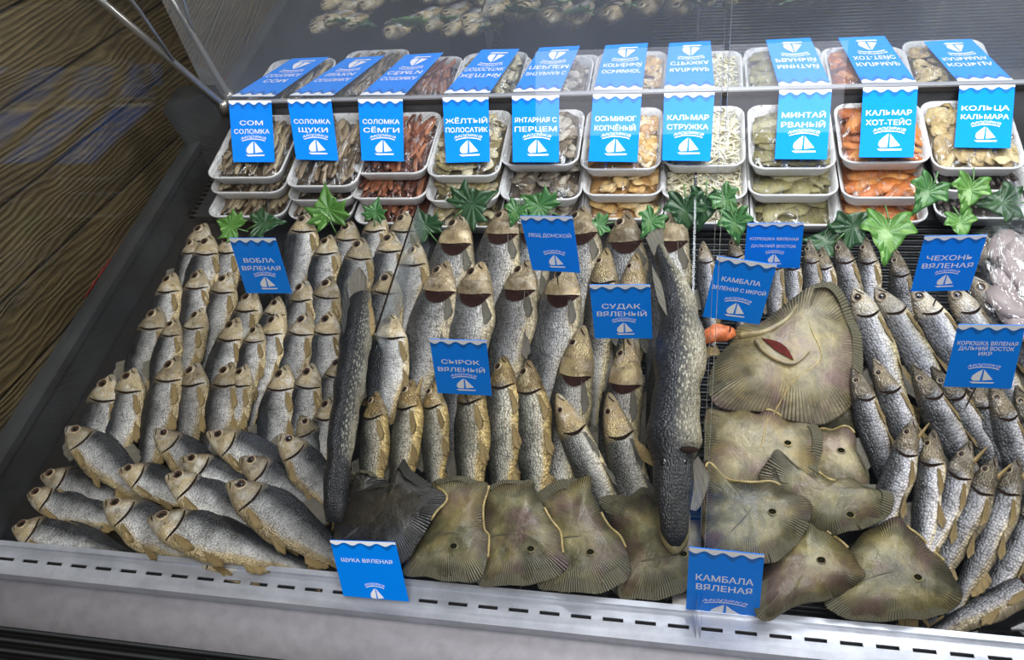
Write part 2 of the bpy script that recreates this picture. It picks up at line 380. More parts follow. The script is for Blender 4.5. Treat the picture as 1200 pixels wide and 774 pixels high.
#OBJECTS#
# ------------------------------------------------------------------ fish
def interp(xs, ys, t):
    d = np.linspace(0, 1, 201); y = np.interp(d, xs, ys)
    k = np.hanning(15); k /= k.sum(); yy = np.convolve(np.pad(y, 7, 'edge'), k, 'valid'); yy[0] = y[0]
    return np.interp(t, d, yy)
class Species:
    """one fish lying on its side: head towards +Y, back towards -X, visible flank towards +Z"""
    def __init__(s, L, S, top, bot, wid, mats, gill=.2, eye=(.085, .25, .022), tail=.16, gw=.05):
        s.L, s.S, s.top, s.bot, s.wid, s.mats, s.gill, s.eye, s.tail, s.gw = L, S, top, bot, wid, mats, gill, eye, tail, gw
        s.seed = 0; s.bend = (0, 0); s.dent = True
    def P(s, t, th, off=0.0):
        t = np.asarray(t, float); L = s.L
        T, B, Wd = interp(s.S, s.top, t), interp(s.S, s.bot, t), interp(s.S, s.wid, t)
        g = s.gill
        Wd = Wd * (1 + .16 * np.exp(-((t - g * .80) / (g * .22)) ** 2) - .10 * np.exp(-((t - g * 1.12) / .015) ** 2))
        u, v = np.cos(th), np.sin(th)
        # shrunken dried flesh: shallow waves along the flank
        ph = s.seed * 2.3
        Wd = Wd * (1 + .07 * np.sin(t * 19 + ph + 2.2 * u) + .05 * np.sin(t * 37 + 1.7 * ph) * (t > g))
        T = T * (1 + .035 * np.sin(t * 16 + ph)); B = B * (1 + .05 * np.sin(t * 21 + 2 * ph))
        x = -((T + B) / 2 * u + (T - B) / 2) * L
        z = Wd * np.sign(v) * np.abs(v) ** .85 * L
        es, eu, er = s.eye
        ex = -((T + B) / 2 * eu + (T - B) / 2) * L
        dd = ((t - es) / er) ** 2 + ((x - ex) / (er * L)) ** 2
        if s.dent: z = z - np.sign(v) * .30 * er * L * np.exp(-dd)
        y = (.45 - t) * L
        bx, bz = s.bend
        q = (y / L)
        x = x + bx * L * (q * q); z = z + bz * L * (q * q)
        # outward push
        x = x - off * u; z = z + off * v
        return np.stack([x + 0 * th, y + 0 * x, z + 0 * th], -1)
    def body(s, name):
        n, m = 40, 26
        tt = np.linspace(0, 1, n) ** 1.25; th = np.linspace(0, 2 * PI, m, endpoint=False)
        A, B = np.meshgrid(tt, th, indexing='ij')
        V = s.P(A, B).reshape(-1, 3); U = np.stack([A, (1 + np.cos(B)) / 2], -1).reshape(-1, 2)
        F = [(i * m + k, (i + 1) * m + k, (i + 1) * m + (k + 1) % m, i * m + (k + 1) % m) for i in range(n - 1) for k in range(m)]
        F += [tuple(range(m)), tuple(range((n - 1) * m, n * m))[::-1]]
        return mesh(name, V, F, [s.mats['body']], U)
    def patch(s, name, s0, s1, ua, ub, mat, off=.0008, n=7, m=14):
        """skin-following patch on the visible flank; s0,s1 functions of q in 0..1 from ua to ub (u = back..belly)"""
        q = np.linspace(0, 1, m); V = []
        for a in np.linspace(0, 1, n):
            t = s0(q) + (s1(q) - s0(q)) * a
            V.append(s.P(t, np.arccos(np.clip(ua + (ub - ua) * q, -1, 1)), off))
        V = np.array(V).reshape(-1, 3)
        F = [(i * m + k, i * m + k + 1, (i + 1) * m + k + 1, (i + 1) * m + k) for i in range(n - 1) for k in range(m - 1)]
        return mesh(name, V, F, [mat])
    def eyem(s, name):
        es, eu, er = s.eye; L = s.L
        th = math.acos(eu); s.dent = False
        f = lambda a, b: s.P(np.array([a]), np.array([b]))[0]
        c = f(es, th); t1 = f(es - .02, th) - f(es + .02, th); t2 = f(es, th + .15) - f(es, th - .15); s.dent = True
        nz = np.cross(t2, t1); nz = nz / np.linalg.norm(nz); nz = nz if nz[2] > 0 else -nz
        nz = nz * [.6, .6, 1]; nz /= np.linalg.norm(nz)
        ay = t1 - nz * np.dot(t1, nz); ay /= np.linalg.norm(ay); ax = np.cross(ay, nz); r = er * L
        V = []; F = []; fm = []; n = 18; m = 6
        prof = [(1.25, -.22), (1.08, .14), (.94, .16), (.84, .05), (.50, .0), (.25, .12)]
        for rr, zz in prof:
            for k in range(n): V.append(c + r * rr * (ax * math.cos(2 * PI * k / n) + ay * math.sin(2 * PI * k / n)) + nz * zz * r)
        for i in range(m - 1):
            for k in range(n):
                F.append((i * n + k, i * n + (k + 1) % n, (i + 1) * n + (k + 1) % n, (i + 1) * n + k)); fm.append([2, 2, 0, 0, 1][i])
        F.append(tuple(range((m - 1) * n, m * n))); fm.append(1)
        return mesh(name, V, F, [s.mats.get('eye', M_eye), M_pupil, s.mats.get('ring', M_ring)], None, True, fm)
    def fin(s, name, root, tip, mat, thick=.0009, n=14, wave=.0016):
        """thin rayed fin between a root line and a tip line (lists of points)"""
        a = spline(root, n, False); b = spline(tip, n, False); V = []; U = []; k = 5
        for sd in (1, -1):
            for j in np.linspace(0, 1, k):
                p = a + (b - a) * j
                p = p.copy(); p[:, 2] += sd * thick * (1 - .8 * j) + wave * np.sin(np.arange(n) * 1.6) * j
                V += list(p); U += [(i / n, j) for i in range(n)]
        F = []
        for q in range(2):
            o = q * n * k
            for j in range(k - 1):
                for i in range(n - 1):
                    f = (o + j * n + i, o + j * n + i + 1, o + (j + 1) * n + i + 1, o + (j + 1) * n + i); F.append(f if q else f[::-1])
        h = n * k
        for j in range(k - 1):
            F.append((j * n, (j + 1) * n, h + (j + 1) * n, h + j * n)); F.append((j * n + n - 1, h + j * n + n - 1, h + (j + 1) * n + n - 1, (j + 1) * n + n - 1))
        F += [((k - 1) * n + i, (k - 1) * n + i + 1, h + (k - 1) * n + i + 1, h + (k - 1) * n + i) for i in range(n - 1)]
        return mesh(name, V, F, [mat], U)
    def pt(s, t, u, off=0.0, side=1): return s.P(np.array([t]), np.array([math.acos(u) * side]), off)[0]
    def build(s, kind, seed, bend=(0, 0), opts=()):
        s.seed = seed; s.bend = bend; L = s.L; parts = []
        fin = s.mats['fin']
        parts.append((kind + '_body', s.body(kind + '_body')))
        parts.append(('eye', s.eyem('eye')))
        g = s.gill
        if 'cut' in opts:        # throat cut open: dark half-moon under the gill cover
            parts.append(('gill_opening', s.patch('gill_opening', lambda q: g + .016 + .016 * np.sin(q * PI) , lambda q: g + .017 + s.gw * np.sin(np.clip(q * 1.02, 0, 1) * PI) ** .7, .45, -.97, M_cut, .0016)))
            parts.append(('gill_cover', s.patch('gill_cover', lambda q: g - .055 + .02 * np.sin(q * PI), lambda q: g + .018 + .018 * np.sin(q * PI), .55, -.97, s.mats.get('cover', s.mats['body']), .0028)))
        else:
            parts.append(('gill_slit', s.patch('gill_slit', lambda q: g - .004 + .020 * np.sin(q * PI), lambda q: g + .002 + (.020 + s.gw * .2) * np.sin(q * PI), .62, -.93, M_gill, .0007, 3)))
        parts.append(('mouth', s.patch('mouth', lambda q: .012 + .042 * q, lambda q: .018 + .044 * q + .004 * np.sin(q * PI), .15, -.62, M_gill, .0006, 3, 8)))
        p = lambda t, u: s.pt(t, u)
        # tail fin
        r0, r1 = p(.985, .98), p(.985, -.98); ym = r0[1]
        mid = (r0 + r1) / 2; tl = s.tail * L
        parts.append(('tail_fin', s.fin('tail_fin', [r0, mid, r1], [r0 + [-.45 * tl, -tl, .002], mid + [0, -.55 * tl, 0], r1 + [.45 * tl, -tl, -.001]], fin)))
        d0, d1, d2 = p(.44, 1.0), p(.53, 1.0), p(.62, 1.0)
        parts.append(('dorsal_fin', s.fin('dorsal_fin', [d0 + [.003, 0, 0], d1 + [.003, 0, 0], d2 + [.003, 0, 0]], [d0 + [-.012 * L / .19, -.03 * L, .002], d1 + [-.012 * L / .19, -.05 * L, .003], d2 + [-.003, -.03 * L, 0]], s.mats.get('dfin', M_fing))))
        a0, a1, a2 = p(.66, -1.0), p(.72, -1.0), p(.80, -1.0)
        parts.append(('anal_fin', s.fin('anal_fin', [a0 - [.002, 0, 0], a1 - [.002, 0, 0], a2 - [.002, 0, 0]], [a0 + [.035 * L, -.05 * L, .001], a1 + [.03 * L, -.06 * L, 0], a2 + [.01 * L, -.03 * L, 0]], fin)))
        b0, b1 = p(.44, -.80) + [0, 0, .001], p(.47, -.96) + [0, 0, .001]
        parts.append(('pelvic_fin', s.fin('pelvic_fin', [b0, (b0 + b1) / 2, b1], [b0 + [.01 * L, -.12 * L, .001], b1 + [.02 * L, -.12 * L, .001], b1 + [.03 * L, -.075 * L, 0]], fin, n=8)))
        c0, c1 = s.pt(g + .035, -.58, .0008), s.pt(g + .04, -.74, .0008)
        parts.append(('pectoral_fin', s.fin('pectoral_fin', [c0, (c0 + c1) / 2, c1], [s.pt(g + .12, -.62, .0016), s.pt(g + .19, -.78, .0018), s.pt(g + .14, -.93, .0016)], s.mats.get('pfin', fin), n=10, wave=.0008)))
        if 'jaw' in opts:        # gaping mouth: lower jaw hangs open towards the belly
            n_, k_ = 7, 10; V = []; F = []
            j0 = s.pt(.115, -.55); jl = .085 * L
            for i in range(n_):
                a = i / (n_ - 1)
                c = np.array([s.pt(.13, -.85)[0] * .62 + a * .040 * L, .45 * L - .135 * L + a * (.135 * L), .0])
                r = .030 * L * (1 - .75 * a); 
                for k in range(k_):
                    q = 2 * PI * k / k_; V.append((c[0] + .55 * r * math.cos(q), c[1], c[2] + r * math.sin(q) * 1.0))
            F = [(i * k_ + k, i * k_ + (k + 1) % k_, (i + 1) * k_ + (k + 1) % k_, (i + 1) * k_ + k) for i in range(n_ - 1) for k in range(k_)]
            F += [tuple(range(k_))[::-1], tuple(range((n_ - 1) * k_, n_ * k_))]
            parts.append(('lower_jaw', mesh('lower_jaw', V, F, [s.mats.get('jaw', M_finy)])))
        return parts
def eye_local(sp):
    es, eu, er = sp.eye
    T, B = interp(sp.S, sp.top, es), interp(sp.S, sp.bot, es)
    return np.array([-((T + B) / 2 * eu + (T - B) / 2) * sp.L, (.45 - es) * sp.L, interp(sp.S, sp.wid, es) * sp.L])
def put_fish(kind, parts, sp, label, cat, group, eye, zh, heading, pitch, roll, scale=1.0, flip=False):
    """eye: pixel of the eye, seen on the plane zh"""
    E3 = onz(eye, zh)
    Rm = (Matrix.Rotation(heading, 4, 'Z') @ Matrix.Rotation(pitch, 4, 'X') @ Matrix.Rotation(roll, 4, 'Y') @ Matrix.Diagonal((-scale if flip else scale, scale, scale, 1)))
    e = Rm @ Vector(eye_local(sp))
    M = Matrix.Translation(Vector(E3) - e) @ Rm
    root = thing(kind, label, cat, M, group)
    for nm, me in parts: link(nm, me, root)
    return root
def heading_to(eye, tail, zh, zt):
    a, b = onz(eye, zh), onz(tail, zt); d = a - b
    hd = math.atan2(-d[0], d[1]); pt = math.atan2(d[2], math.hypot(d[0], d[1]))
    return hd, pt
ordi = ['first', 'second', 'third', 'fourth', 'fifth', 'sixth', 'seventh', 'eighth', 'ninth', 'tenth', 'eleventh', 'twelfth']
ROACH = Species(.185, [0, .02, .06, .12, .20, .33, .48, .65, .80, .92, 1.0],
                [.010, .032, .060, .096, .130, .158, .150, .112, .068, .044, .048],
                [.010, .032, .056, .090, .122, .158, .152, .112, .066, .042, .048],
                [.006, .026, .044, .058, .066, .066, .058, .042, .026, .014, .008],
                dict(body=M_roach, fin=M_finy), .20, (.088, .22, .034))
roach_kinds = [ROACH.build('roach', i, (random.uniform(-.10, .10), random.uniform(-.06, .10))) for i in range(6)]
def place_roach(label, group, eye, zh, hd, pitch, roll, scale=1.0, k=None, flip=False):
    put_fish('dried_roach', roach_kinds[random.randrange(6) if k is None else k], ROACH, label, 'dried fish', group, eye, zh, hd, pitch, roll, scale, flip)
GR = 'dried roach standing head up in rows'
rows = [('row right under the trays', [(232, 268), (353, 257), (405, 266), (438, 256), (471, 256)], .085),
        ('second row below the trays', [(222, 285), (240, 283), (266, 281), (380, 283), (420, 287), (455, 279), (484, 294)], .085),
        ('third row below the trays', [(196, 327), (229, 323), (260, 327), (289, 348), (352, 337), (382, 332), (452, 326)], .080),
        ('fourth row below the trays', [(177, 368), (199, 380), (226, 369), (269, 381), (295, 387), (322, 355), (318, 375), (351, 374), (382, 374), (455, 377)], .078),
        ('lowest upright row', [(120, 450), (149, 441), (195, 427), (223, 434), (263, 434), (281, 436), (325, 438), (360, 436), (392, 425), (381, 474)], .072)]
for rn, pts, zh in rows:
    for i, p in enumerate(sorted(pts)):
        sc = random.uniform(.94, 1.06) * (.82 if p in ((199, 380), (295, 387), (222, 285), (281, 436), (392, 425), (381, 474), (322, 355)) else 1.0)
        place_roach('dried roach head up, %s from the left in the %s' % (ordi[i], rn), GR, p, zh + random.uniform(-.003, .003),
                    math.radians(random.uniform(-5, 4) + (3 if p[0] < 250 else 0)), math.radians(random.uniform(15, 19)), math.radians(random.uniform(-12, 4)), sc)
for i, p in enumerate([(205, 246), (330, 262), (385, 247), (300, 268)]): pass
GF = 'dried roach lying with heads to the left at the front'
flat_roach = [  # eye, tail pixel, head height, tail height, roll, scale, label
    ((25, 613), (165, 646), .036, .026, -4, .98, 'golden dried roach lying lowest in the front left corner'),
    ((41, 577), (165, 610), .042, .020, 2, .9, 'dark dried roach just above the front left corner fish'),
    ((58, 555), (190, 592), .044, .015, 4, .9, 'dim dried roach against the end panel, third up from the front left corner'),
    ((88, 502), (168, 572), .070, .030, -8, .95, 'dried roach slanting down right under the lowest upright row beside the end panel'),
    ((150, 549), (250, 585), .052, .022, 4, .85, 'half hidden roach with blunt face in the middle of the left heap'),
    ((133, 590), (255, 655), .066, .030, -10, 1.0, 'pale roach with pointed golden snout, second from the left at the front'),
    ((190, 602), (390, 664), .075, .040, -14, 1.12, 'largest roach at the front with a torn golden belly'),
    ((190, 508), (262, 562), .078, .035, -6, .85, 'roach head with bright gill cover at the upper middle of the left heap'),
    ((224, 537), (318, 585), .070, .034, 0, .9, 'roach whose head peeps from the heap just above the fish with blue flank'),
    ((208, 557), (318, 618), .072, .040, -8, 1.0, 'roach with bluish flank in the middle of the left heap'),
    ((254, 510), (350, 552), .076, .035, 4, .92, 'yellowish roach lying just below the upright rows, right of the heap'),
    ((292, 541), (392, 600), .072, .032, 0, .92, 'dark mottled roach between two others at the right of the heap'),
    ((282, 566), (405, 650), .082, .040, -12, 1.08, 'long roach slanting down to the pike tag at the front'),
    ((337, 515), (405, 590), .076, .034, -4, .9, 'roach with its tail towards the dark pike'),
    ((232, 640), (385, 668), .046, .026, -4, 1.0, 'yellow roach squeezed under the largest front one'),
    ((357, 494), (388, 575), .074, .036, 0, .72, 'small dark roach squeezed between the upright rows and the dark pike'),
    ((262, 612), (300, 640), .040, .02, 0, .8, None)]
for eye, tail, zh, zt, ro, sc, lab in flat_roach:
    if not lab: continue
    hd, pt = heading_to(eye, tail, zh, zt)
    place_roach(lab, GF, eye, zh, hd, pt, math.radians(-ro), sc, None, True)

# the visible flank of flat ones: back is up in the photo = -X when the head points left -> flip not needed
BREAM = Species(.27, [0, .02, .06, .12, .20, .33, .48, .65, .80, .92, 1.0],
                [.012, .030, .058, .095, .125, .150, .140, .10, .062, .040, .044],
                [.012, .028, .050, .080, .105, .130, .128, .095, .058, .038, .044],
                [.008, .026, .044, .056, .060, .056, .050, .038, .022, .012, .007],
                dict(body=M_bream, fin=M_fing), .175, (.075, .34, .024), gw=.085)
bream_kinds = [BREAM.build('bream', i + 3, (random.uniform(-.05, .05), random.uniform(-.03, .05)), ('cut',)) for i in range(4)]
GB = 'dried bream with throats cut open'
breams = [((529, 262), .100, 'bream with open throat at the back left, right of the clear divider'), ((583, 252), .100, 'bream with open throat at the back between the first bream and the blue tag'),
          ((622, 252), .095, 'bream mostly hidden behind the blue tag, only its snout showing above it'), ((512, 316), .088, 'bream with reddish eye, leftmost of the near row'),
          ((551, 319), .090, 'bream with the widest open throat, second in the near row'), ((605, 316), .090, 'bream with half closed throat left below the blue bream tag'),
          ((654, 322), .088, 'bream with a big throat opening right under the blue bream tag'), ((674, 252), .100, 'bream at the back just right of the blue bream tag'),
          ((725, 261), .100, 'bream with long pointed head above the pikeperch tag'), ((778, 258), .102, 'bream at the back beside the tail of the speckled pike')]
for i, (p, zh, lab) in enumerate(breams):
    put_fish('dried_bream', bream_kinds[i % 4], BREAM, lab, 'dried fish', GB, p, zh, math.radians(random.uniform(-4, 3) - 2), math.radians(17), math.radians(random.uniform(-22, -10)), random.uniform(.95, 1.03))
# a plain pale fish by the divider
PERCH = Species(.26, [0, .02, .06, .12, .20, .33, .48, .65, .80, .92, 1.0],
                [.008, .022, .040, .060, .078, .095, .092, .07, .045, .030, .034],
                [.008, .022, .036, .054, .072, .086, .080, .062, .042, .030, .034],
                [.006, .022, .036, .050, .060, .062, .056, .042, .026, .014, .008],
                dict(body=M_perch, fin=M_fing), .225, (.10, .38, .016), gw=.06)
perch_cut = [PERCH.build('pikeperch', i + 8, (random.uniform(-.04, .04), .02), ('cut',)) for i in range(2)]
perch_kinds = [PERCH.build('pikeperch', i + 5, (random.uniform(-.06, .06), .02), ()) for i in range(3)]
GP = 'dried pikeperch in the middle bay'
perches = [(0, (702, 306), None, .094, 1.0, 'pikeperch with pale head above the pikeperch tag on its left corner', -14),
           (1, (736, 312), None, .096, 1.0, 'pikeperch with open beak showing above the middle of its tag', -12),
           (3, (671, 402), None, .092, 1.15, 'big pikeperch with torn yellow head and slit throat left of its tag', -10),
           (4, (727, 414), None, .084, 1.1, 'dark faced pikeperch hanging under the pikeperch tag', -16),
           (2, (778, 392), None, .080, 1.05, 'slender dark pikeperch tucked beside the speckled pike', -22),
           (0, (656, 481), (704, 590), .086, .86, 'small pikeperch slanting right with pinkish snout over the flounders', -10),
           (1, (711, 483), (742, 590), .084, .92, 'pikeperch with brown freckled snout left of the pike head', -14)]
for k, p, tl, zh, sc, lab, ro in perches:
    hd, pt = (math.radians(random.uniform(-3, 2) - 2), math.radians(15)) if tl is None else heading_to(p, tl, zh, .045)
    put_fish('dried_pikeperch', perch_cut[k - 3] if k >= 3 else perch_kinds[k], PERCH, lab, 'dried fish', GP, p, zh, hd, pt, math.radians(ro), sc)
WHITE = Species(.20, [0, .02, .06, .12, .20, .33, .48, .65, .80, .92, 1.0],
                [.008, .024, .045, .072, .092, .112, .110, .085, .052, .036, .040],
                [.008, .024, .042, .068, .092, .118, .112, .085, .050, .036, .040],
                [.006, .024, .040, .056, .066, .068, .060, .046, .028, .014, .008],
                dict(body=M_white, fin=M_finy), .20, (.080, .30, .022))
white_kinds = [WHITE.build('whitefish', i + 12, (random.uniform(-.06, .06), .03), ('jaw',) if i == 1 else ()) for i in range(3)]
GW = 'dried whitefish with yellow bellies in the middle'
whites = [(0, (434, 470), (428, 560), .072, .95, 'plain pale whitefish beside the dark pike, leftmost of its row'), (1, (475, 457), (462, 560), .082, 1.0, 'whitefish with brown beak second in its row'),
          (1, (503, 459), (503, 560), .080, .88, 'narrow whitefish third in its row, left below the whitefish tag'), (0, (545, 448), (543, 560), .084, 1.1, 'whitefish whose head hides behind the whitefish tag'),
          (2, (583, 430), (580, 560), .086, 1.1, 'whitefish with orange brown shoulder right of its tag'), (2, (613, 436), (620, 565), .088, 1.1, 'whitefish with gaping golden head, rightmost of its row')]
for k, p, tl, zh, sc, lab in whites:
    hd, pt = heading_to(p, tl, zh, .052)
    put_fish('dried_whitefish', white_kinds[k], WHITE, lab, 'dried fish', GW, p, zh, hd, max(pt, math.radians(12)), math.radians(random.uniform(-30, -16)), sc)
SMELT = Species(.18, [0, .02, .06, .12, .20, .33, .48, .65, .80, .92, 1.0],
                [.010, .020, .038, .058, .074, .088, .086, .066, .044, .030, .034],
                [.006, .016, .034, .056, .074, .092, .088, .066, .042, .030, .034],
                [.006, .022, .038, .054, .064, .068, .062, .046, .028, .015, .008],
                dict(body=M_smelt, fin=M_finy, ring=M_ring), .215, (.100, .34, .018), gw=.06)
SABRE = Species(.21, [0, .02, .06, .12, .20, .33, .48, .65, .80, .92, 1.0],
                [.010, .024, .042, .056, .062, .068, .066, .054, .038, .026, .030],
                [.008, .024, .046, .072, .088, .098, .092, .07, .044, .028, .032],
                [.006, .022, .036, .046, .052, .054, .05, .038, .024, .013, .008],
                dict(body=M_sabre, fin=M_finy), .165, (.070, .25, .024), gw=.05)
smelt_kinds = [SMELT.build('smelt', i + 20, (random.uniform(-.10, .04), .04), ('jaw',) if i >= 2 else ()) for i in range(4)]
sabre_kinds = [SABRE.build('sabrefish', i + 30, (random.uniform(-.05, .02), .02)) for i in range(3)]
GS = 'dried smelt on the right'
smelts = [  # kind, eye, tail, zh, zt, scale, roll, label
    (0, (822, 293), (829, 372), .085, .050, .85, -14, 'smelt with orange snout right beside the second clear divider'),
    (1, (858, 285), (862, 345), .090, .055, .85, -14, 'smelt peeping out above the tag of flounder with roe'),
    (0, (905, 300), (905, 370), .085, .050, .80, -14, 'smelt showing below the back row smelt tag on its left'),
    (1, (926, 300), (925, 365), .085, .050, .80, -12, 'smelt showing below the back row smelt tag on its right'),
    (0, (946, 292), (952, 365), .088, .050, .85, -20, 'smelt right beside the back row smelt tag'),
    (1, (962, 300), (968, 370), .084, .050, .82, -24, 'thin smelt second right of the back row smelt tag'),
    (0, (982, 290), (1000, 372), .088, .050, 1.0, -18, 'grey backed smelt left of the bright leaf'),
    (1, (1012, 290), (1016, 365), .092, .050, .95, -26, 'smelt with an upturned beak under the bright leaf'),
    (0, (1048, 305), (1058, 380), .088, .050, .95, -20, 'smelt between the bright leaf and the sabrefish tag'),
    (0, (1003, 446), (1036, 560), .090, .048, 1.02, -10, 'smelt with orange brown head right of the big flounder'),
    (1, (1030, 437), (1078, 560), .092, .050, 1.06, -16, 'pink bellied smelt second right of the big flounder'),
    (0, (1078, 444), (1138, 560), .096, .050, 1.08, -8, 'plump smelt with dark pointed snout left below the lower smelt tag'),
    (1, (1103, 446), (1172, 560), .092, .046, 1.06, -14, 'smelt whose head tucks behind the lower smelt tag'),
    (1, (1140, 455), (1178, 560), .088, .046, 1.0, -14, 'smelt hanging hidden under the middle of the lower smelt tag'),
    (0, (1168, 466), (1198, 570), .094, .046, 1.05, -8, 'grey smelt at the right end under the lower smelt tag'),
    (0, (1196, 470), (1225, 570), .090, .046, 1.0, -12, 'smelt at the very right edge beside the lower smelt tag'),
    (2, (1064, 507), (1030, 605), .098, .058, 1.02, -10, 'smelt with gaping beak leaning left over the flounder'),
    (1, (1088, 520), (1072, 660), .088, .050, 1.02, -30, 'belly up smelt right beside the one with gaping beak'),
    (3, (1128, 533), (1068, 668), .094, .045, 1.05, -14, 'smelt with wide open beak leaning left, second of the front row'),
    (2, (1156, 551), (1082, 690), .090, .040, 1.05, -12, 'smelt leaning left over dark foil, third of the front row'),
    (2, (1184, 552), (1118, 705), .084, .036, 1.05, -20, 'smelt with a brown torn patch on the belly, fourth of the front row'),
    (0, (1212, 585), (1150, 705), .070, .030, 1.0, -14, 'smelt at the right edge above the bottom corner'),
    (0, (1222, 668), (1090, 735), .050, .032, 1.0, -30, 'smelt lying along the rail in the bottom right corner'),
    (1, (1212, 640), (1120, 705), .044, .022, .9, -10, 'smelt under the corner fish with its tail by the large flounder')]
for k, p, tl, zh, zt, sc, ro, lab in smelts:
    hd, pt = heading_to(p, tl, zh, zt)
    put_fish('dried_smelt', smelt_kinds[k], SMELT, lab, 'dried fish', GS, p, zh, hd, pt, math.radians(ro), sc)
GC = 'pale dried sabrefish'
sabres = [(0, (1005, 349), (1045, 470), .100, .052, 1.1, -18, 'white sabrefish with big brown eye, leftmost of its row'), (1, (1033, 348), (1100, 470), .096, .050, 1.1, -14, 'white sabrefish second in its row with a long yellow breast fin'),
          (2, (1078, 347), (1135, 460), .098, .050, 1.1, -16, 'sabrefish with its head under the sabrefish tag'), (0, (1122, 346), (1178, 450), .096, .050, 1.08, -12, 'sabrefish with dark eye just under the right corner of its tag'),
          (1, (1149, 337), (1215, 440), .100, .052, 1.1, -14, 'sabrefish with big eye, rightmost of its row'), (2, (1155, 285), (1178, 360), .092, .055, 1.0, -16, 'sabrefish at the back beside the clear bag'),
          (2, (1096, 330), (1130, 420), .086, .05, 1.0, -14, None)]
for k, p, tl, zh, zt, sc, ro, lab in sabres:
    if not lab: continue
    hd, pt = heading_to(p, tl, zh, zt)
    put_fish('dried_sabrefish', sabre_kinds[k], SABRE, lab, 'dried fish', GC, p, zh, hd, pt, math.radians(ro), sc)

# ------------------------------------------------------------------ pikes (long bodies following a line)
def pike(label, spine, half_w, half_h, mats, roll, head_from_start=True, extras=()):
    sp = spline(spine, 60, False); n, m = 60, 24
    tt = np.linspace(0, 1, n)
    hw = np.interp(tt, *half_w); hh = np.interp(tt, *half_h)
    base = sp.mean(0) * [1, 1, 0]
    V = []; U = []
    T = np.gradient(sp, axis=0); T /= np.linalg.norm(T, axis=1)[:, None]
    for i in range(n):
        side = np.cross(T[i], [0, 0, 1.0]); side /= np.linalg.norm(side); up = np.cross(side, T[i])
        if up[2] < 0: up = -up
        for k in range(m):
            q = 2 * PI * k / m
            lump = 1 + .05 * math.sin(tt[i] * 31 + 2 * q) + .03 * math.sin(tt[i] * 53)
            c, s_ = math.cos(q), math.sin(q)
            V.append(sp[i] + side * hw[i] * lump * s_ + up * hh[i] * lump * c - base)
            U.append((tt[i] if head_from_start else 1 - tt[i], (1 + math.cos(q - roll)) / 2))
    F = [(i * m + k, i * m + (k + 1) % m, (i + 1) * m + (k + 1) % m, (i + 1) * m + k) for i in range(n - 1) for k in range(m)]
    F += [tuple(range(m))[::-1], tuple(range((n - 1) * m, n * m))]
    root = thing('dried_pike', label, 'dried fish', Matrix.Translation(Vector(base)), None)
    link('pike_body', mesh('pike_body', V, F, [mats], U), root)
    return root, sp, base
def rel(p, base): return np.array(p) - base
def Z3(pts): return [onz((x, y), z) for x, y, z in pts]
# speckled pike on the right, head towards the rail
spn = Z3([(791, 640, .095), (790, 600, .112), (789, 560, .120), (789, 525, .122), (792, 470, .124), (797, 420, .124), (797, 380, .122), (790, 340, .118), (780, 312, .112), (772, 292, .108)])
rp, sp_, bs = pike('long dried pike with speckled flank, head pointing down over the front flounders', spn,
    ([0, .03, .10, .20, .27, .31, .36, .55, .75, .88, .95, 1], [.006, .014, .018, .021, .031, .029, .025, .030, .022, .013, .009, .008]),
    ([0, .03, .10, .20, .27, .31, .36, .55, .75, .88, .95, 1], [.005, .008, .012, .018, .024, .025, .024, .026, .022, .014, .010, .008]), M_pike, -1.2)
def blob(name, c, r, mat, parent, sx=1, sy=1, sz=.5):
    V = []; F = []; n, m = 7, 12
    for i in range(n):
        a = PI * i / (n - 1)
        for k in range(m): q = 2 * PI * k / m; V.append((c[0] + r * sx * math.sin(a) * math.cos(q), c[1] + r * sy * math.sin(a) * math.sin(q), c[2] + r * sz * math.cos(a)))
    F = [(i * m + k, (i + 1) * m + k, (i + 1) * m + (k + 1) % m, i * m + (k + 1) % m) for i in range(n - 1) for k in range(m)]
    return link(name, mesh(name, V, F, [mat]), parent)
for px_ in (778, 801): blob('eye', rel(onz((px_, 541), .134), bs), .0042, M_pupil, rp, 1, 1.3, .6)
blob('gill_opening', rel(onz((808, 527), .141), bs), .008, M_gill, rp, 1.3, .5, .25)
# yellowish lower jaw rim around the snout
V = []; F = []; jp = spline([onz(p, .096) for p in [(771, 585), (770, 610), (776, 634), (791, 649), (806, 634), (809, 608), (806, 585)]], 26, False) - bs
n = len(jp); cj = jp.mean(0)
V = [p for p in jp] + [cj + (p - cj) * .72 + [0, 0, .003] for p in jp] + [p - [0, 0, .007] for p in jp] + [cj + (p - cj) * .72 - [0, 0, .007] for p in jp]
for i in range(n - 1):
    F += [(i, n + i, n + i + 1, i + 1), (i, i + 1, 2 * n + i + 1, 2 * n + i), (2 * n + i, 2 * n + i + 1, 3 * n + i + 1, 3 * n + i)]
link('lower_jaw', mesh('lower_jaw', V, F, [flat('jaw_yellow', (.16, .13, .06), .4, 0, .4, 120)]), rp)
def px_fin(name, root, tip, mat, parent, base):
    f = BREAM.fin(name, [rel(onz(p[:2], p[2]), base) for p in root], [rel(onz(p[:2], p[2]), base) for p in tip], mat, .001, 18, .0015)
    return link(name, f, parent)
px_fin('tail_fin', [(766, 300, .112), (772, 296, .114), (779, 292, .112)], [(757, 280, .120), (762, 272, .118), (776, 268, .116)], M_fing, rp, bs)
px_fin('pectoral_fin', [(806, 545, .116), (812, 542, .112), (818, 535, .110)], [(806, 598, .098), (820, 595, .094), (833, 560, .095)], M_fing, rp, bs)
px_fin('pectoral_fin', [(768, 548, .116), (764, 540, .112), (762, 530, .110)], [(752, 540, .105), (744, 522, .104), (742, 512, .104)], M_finy, rp, bs)
px_fin('dorsal_fin', [(782, 372, .140), (779, 350, .138), (774, 330, .134)], [(772, 355, .146), (766, 330, .142), (764, 312, .138)], M_fing, rp, bs)
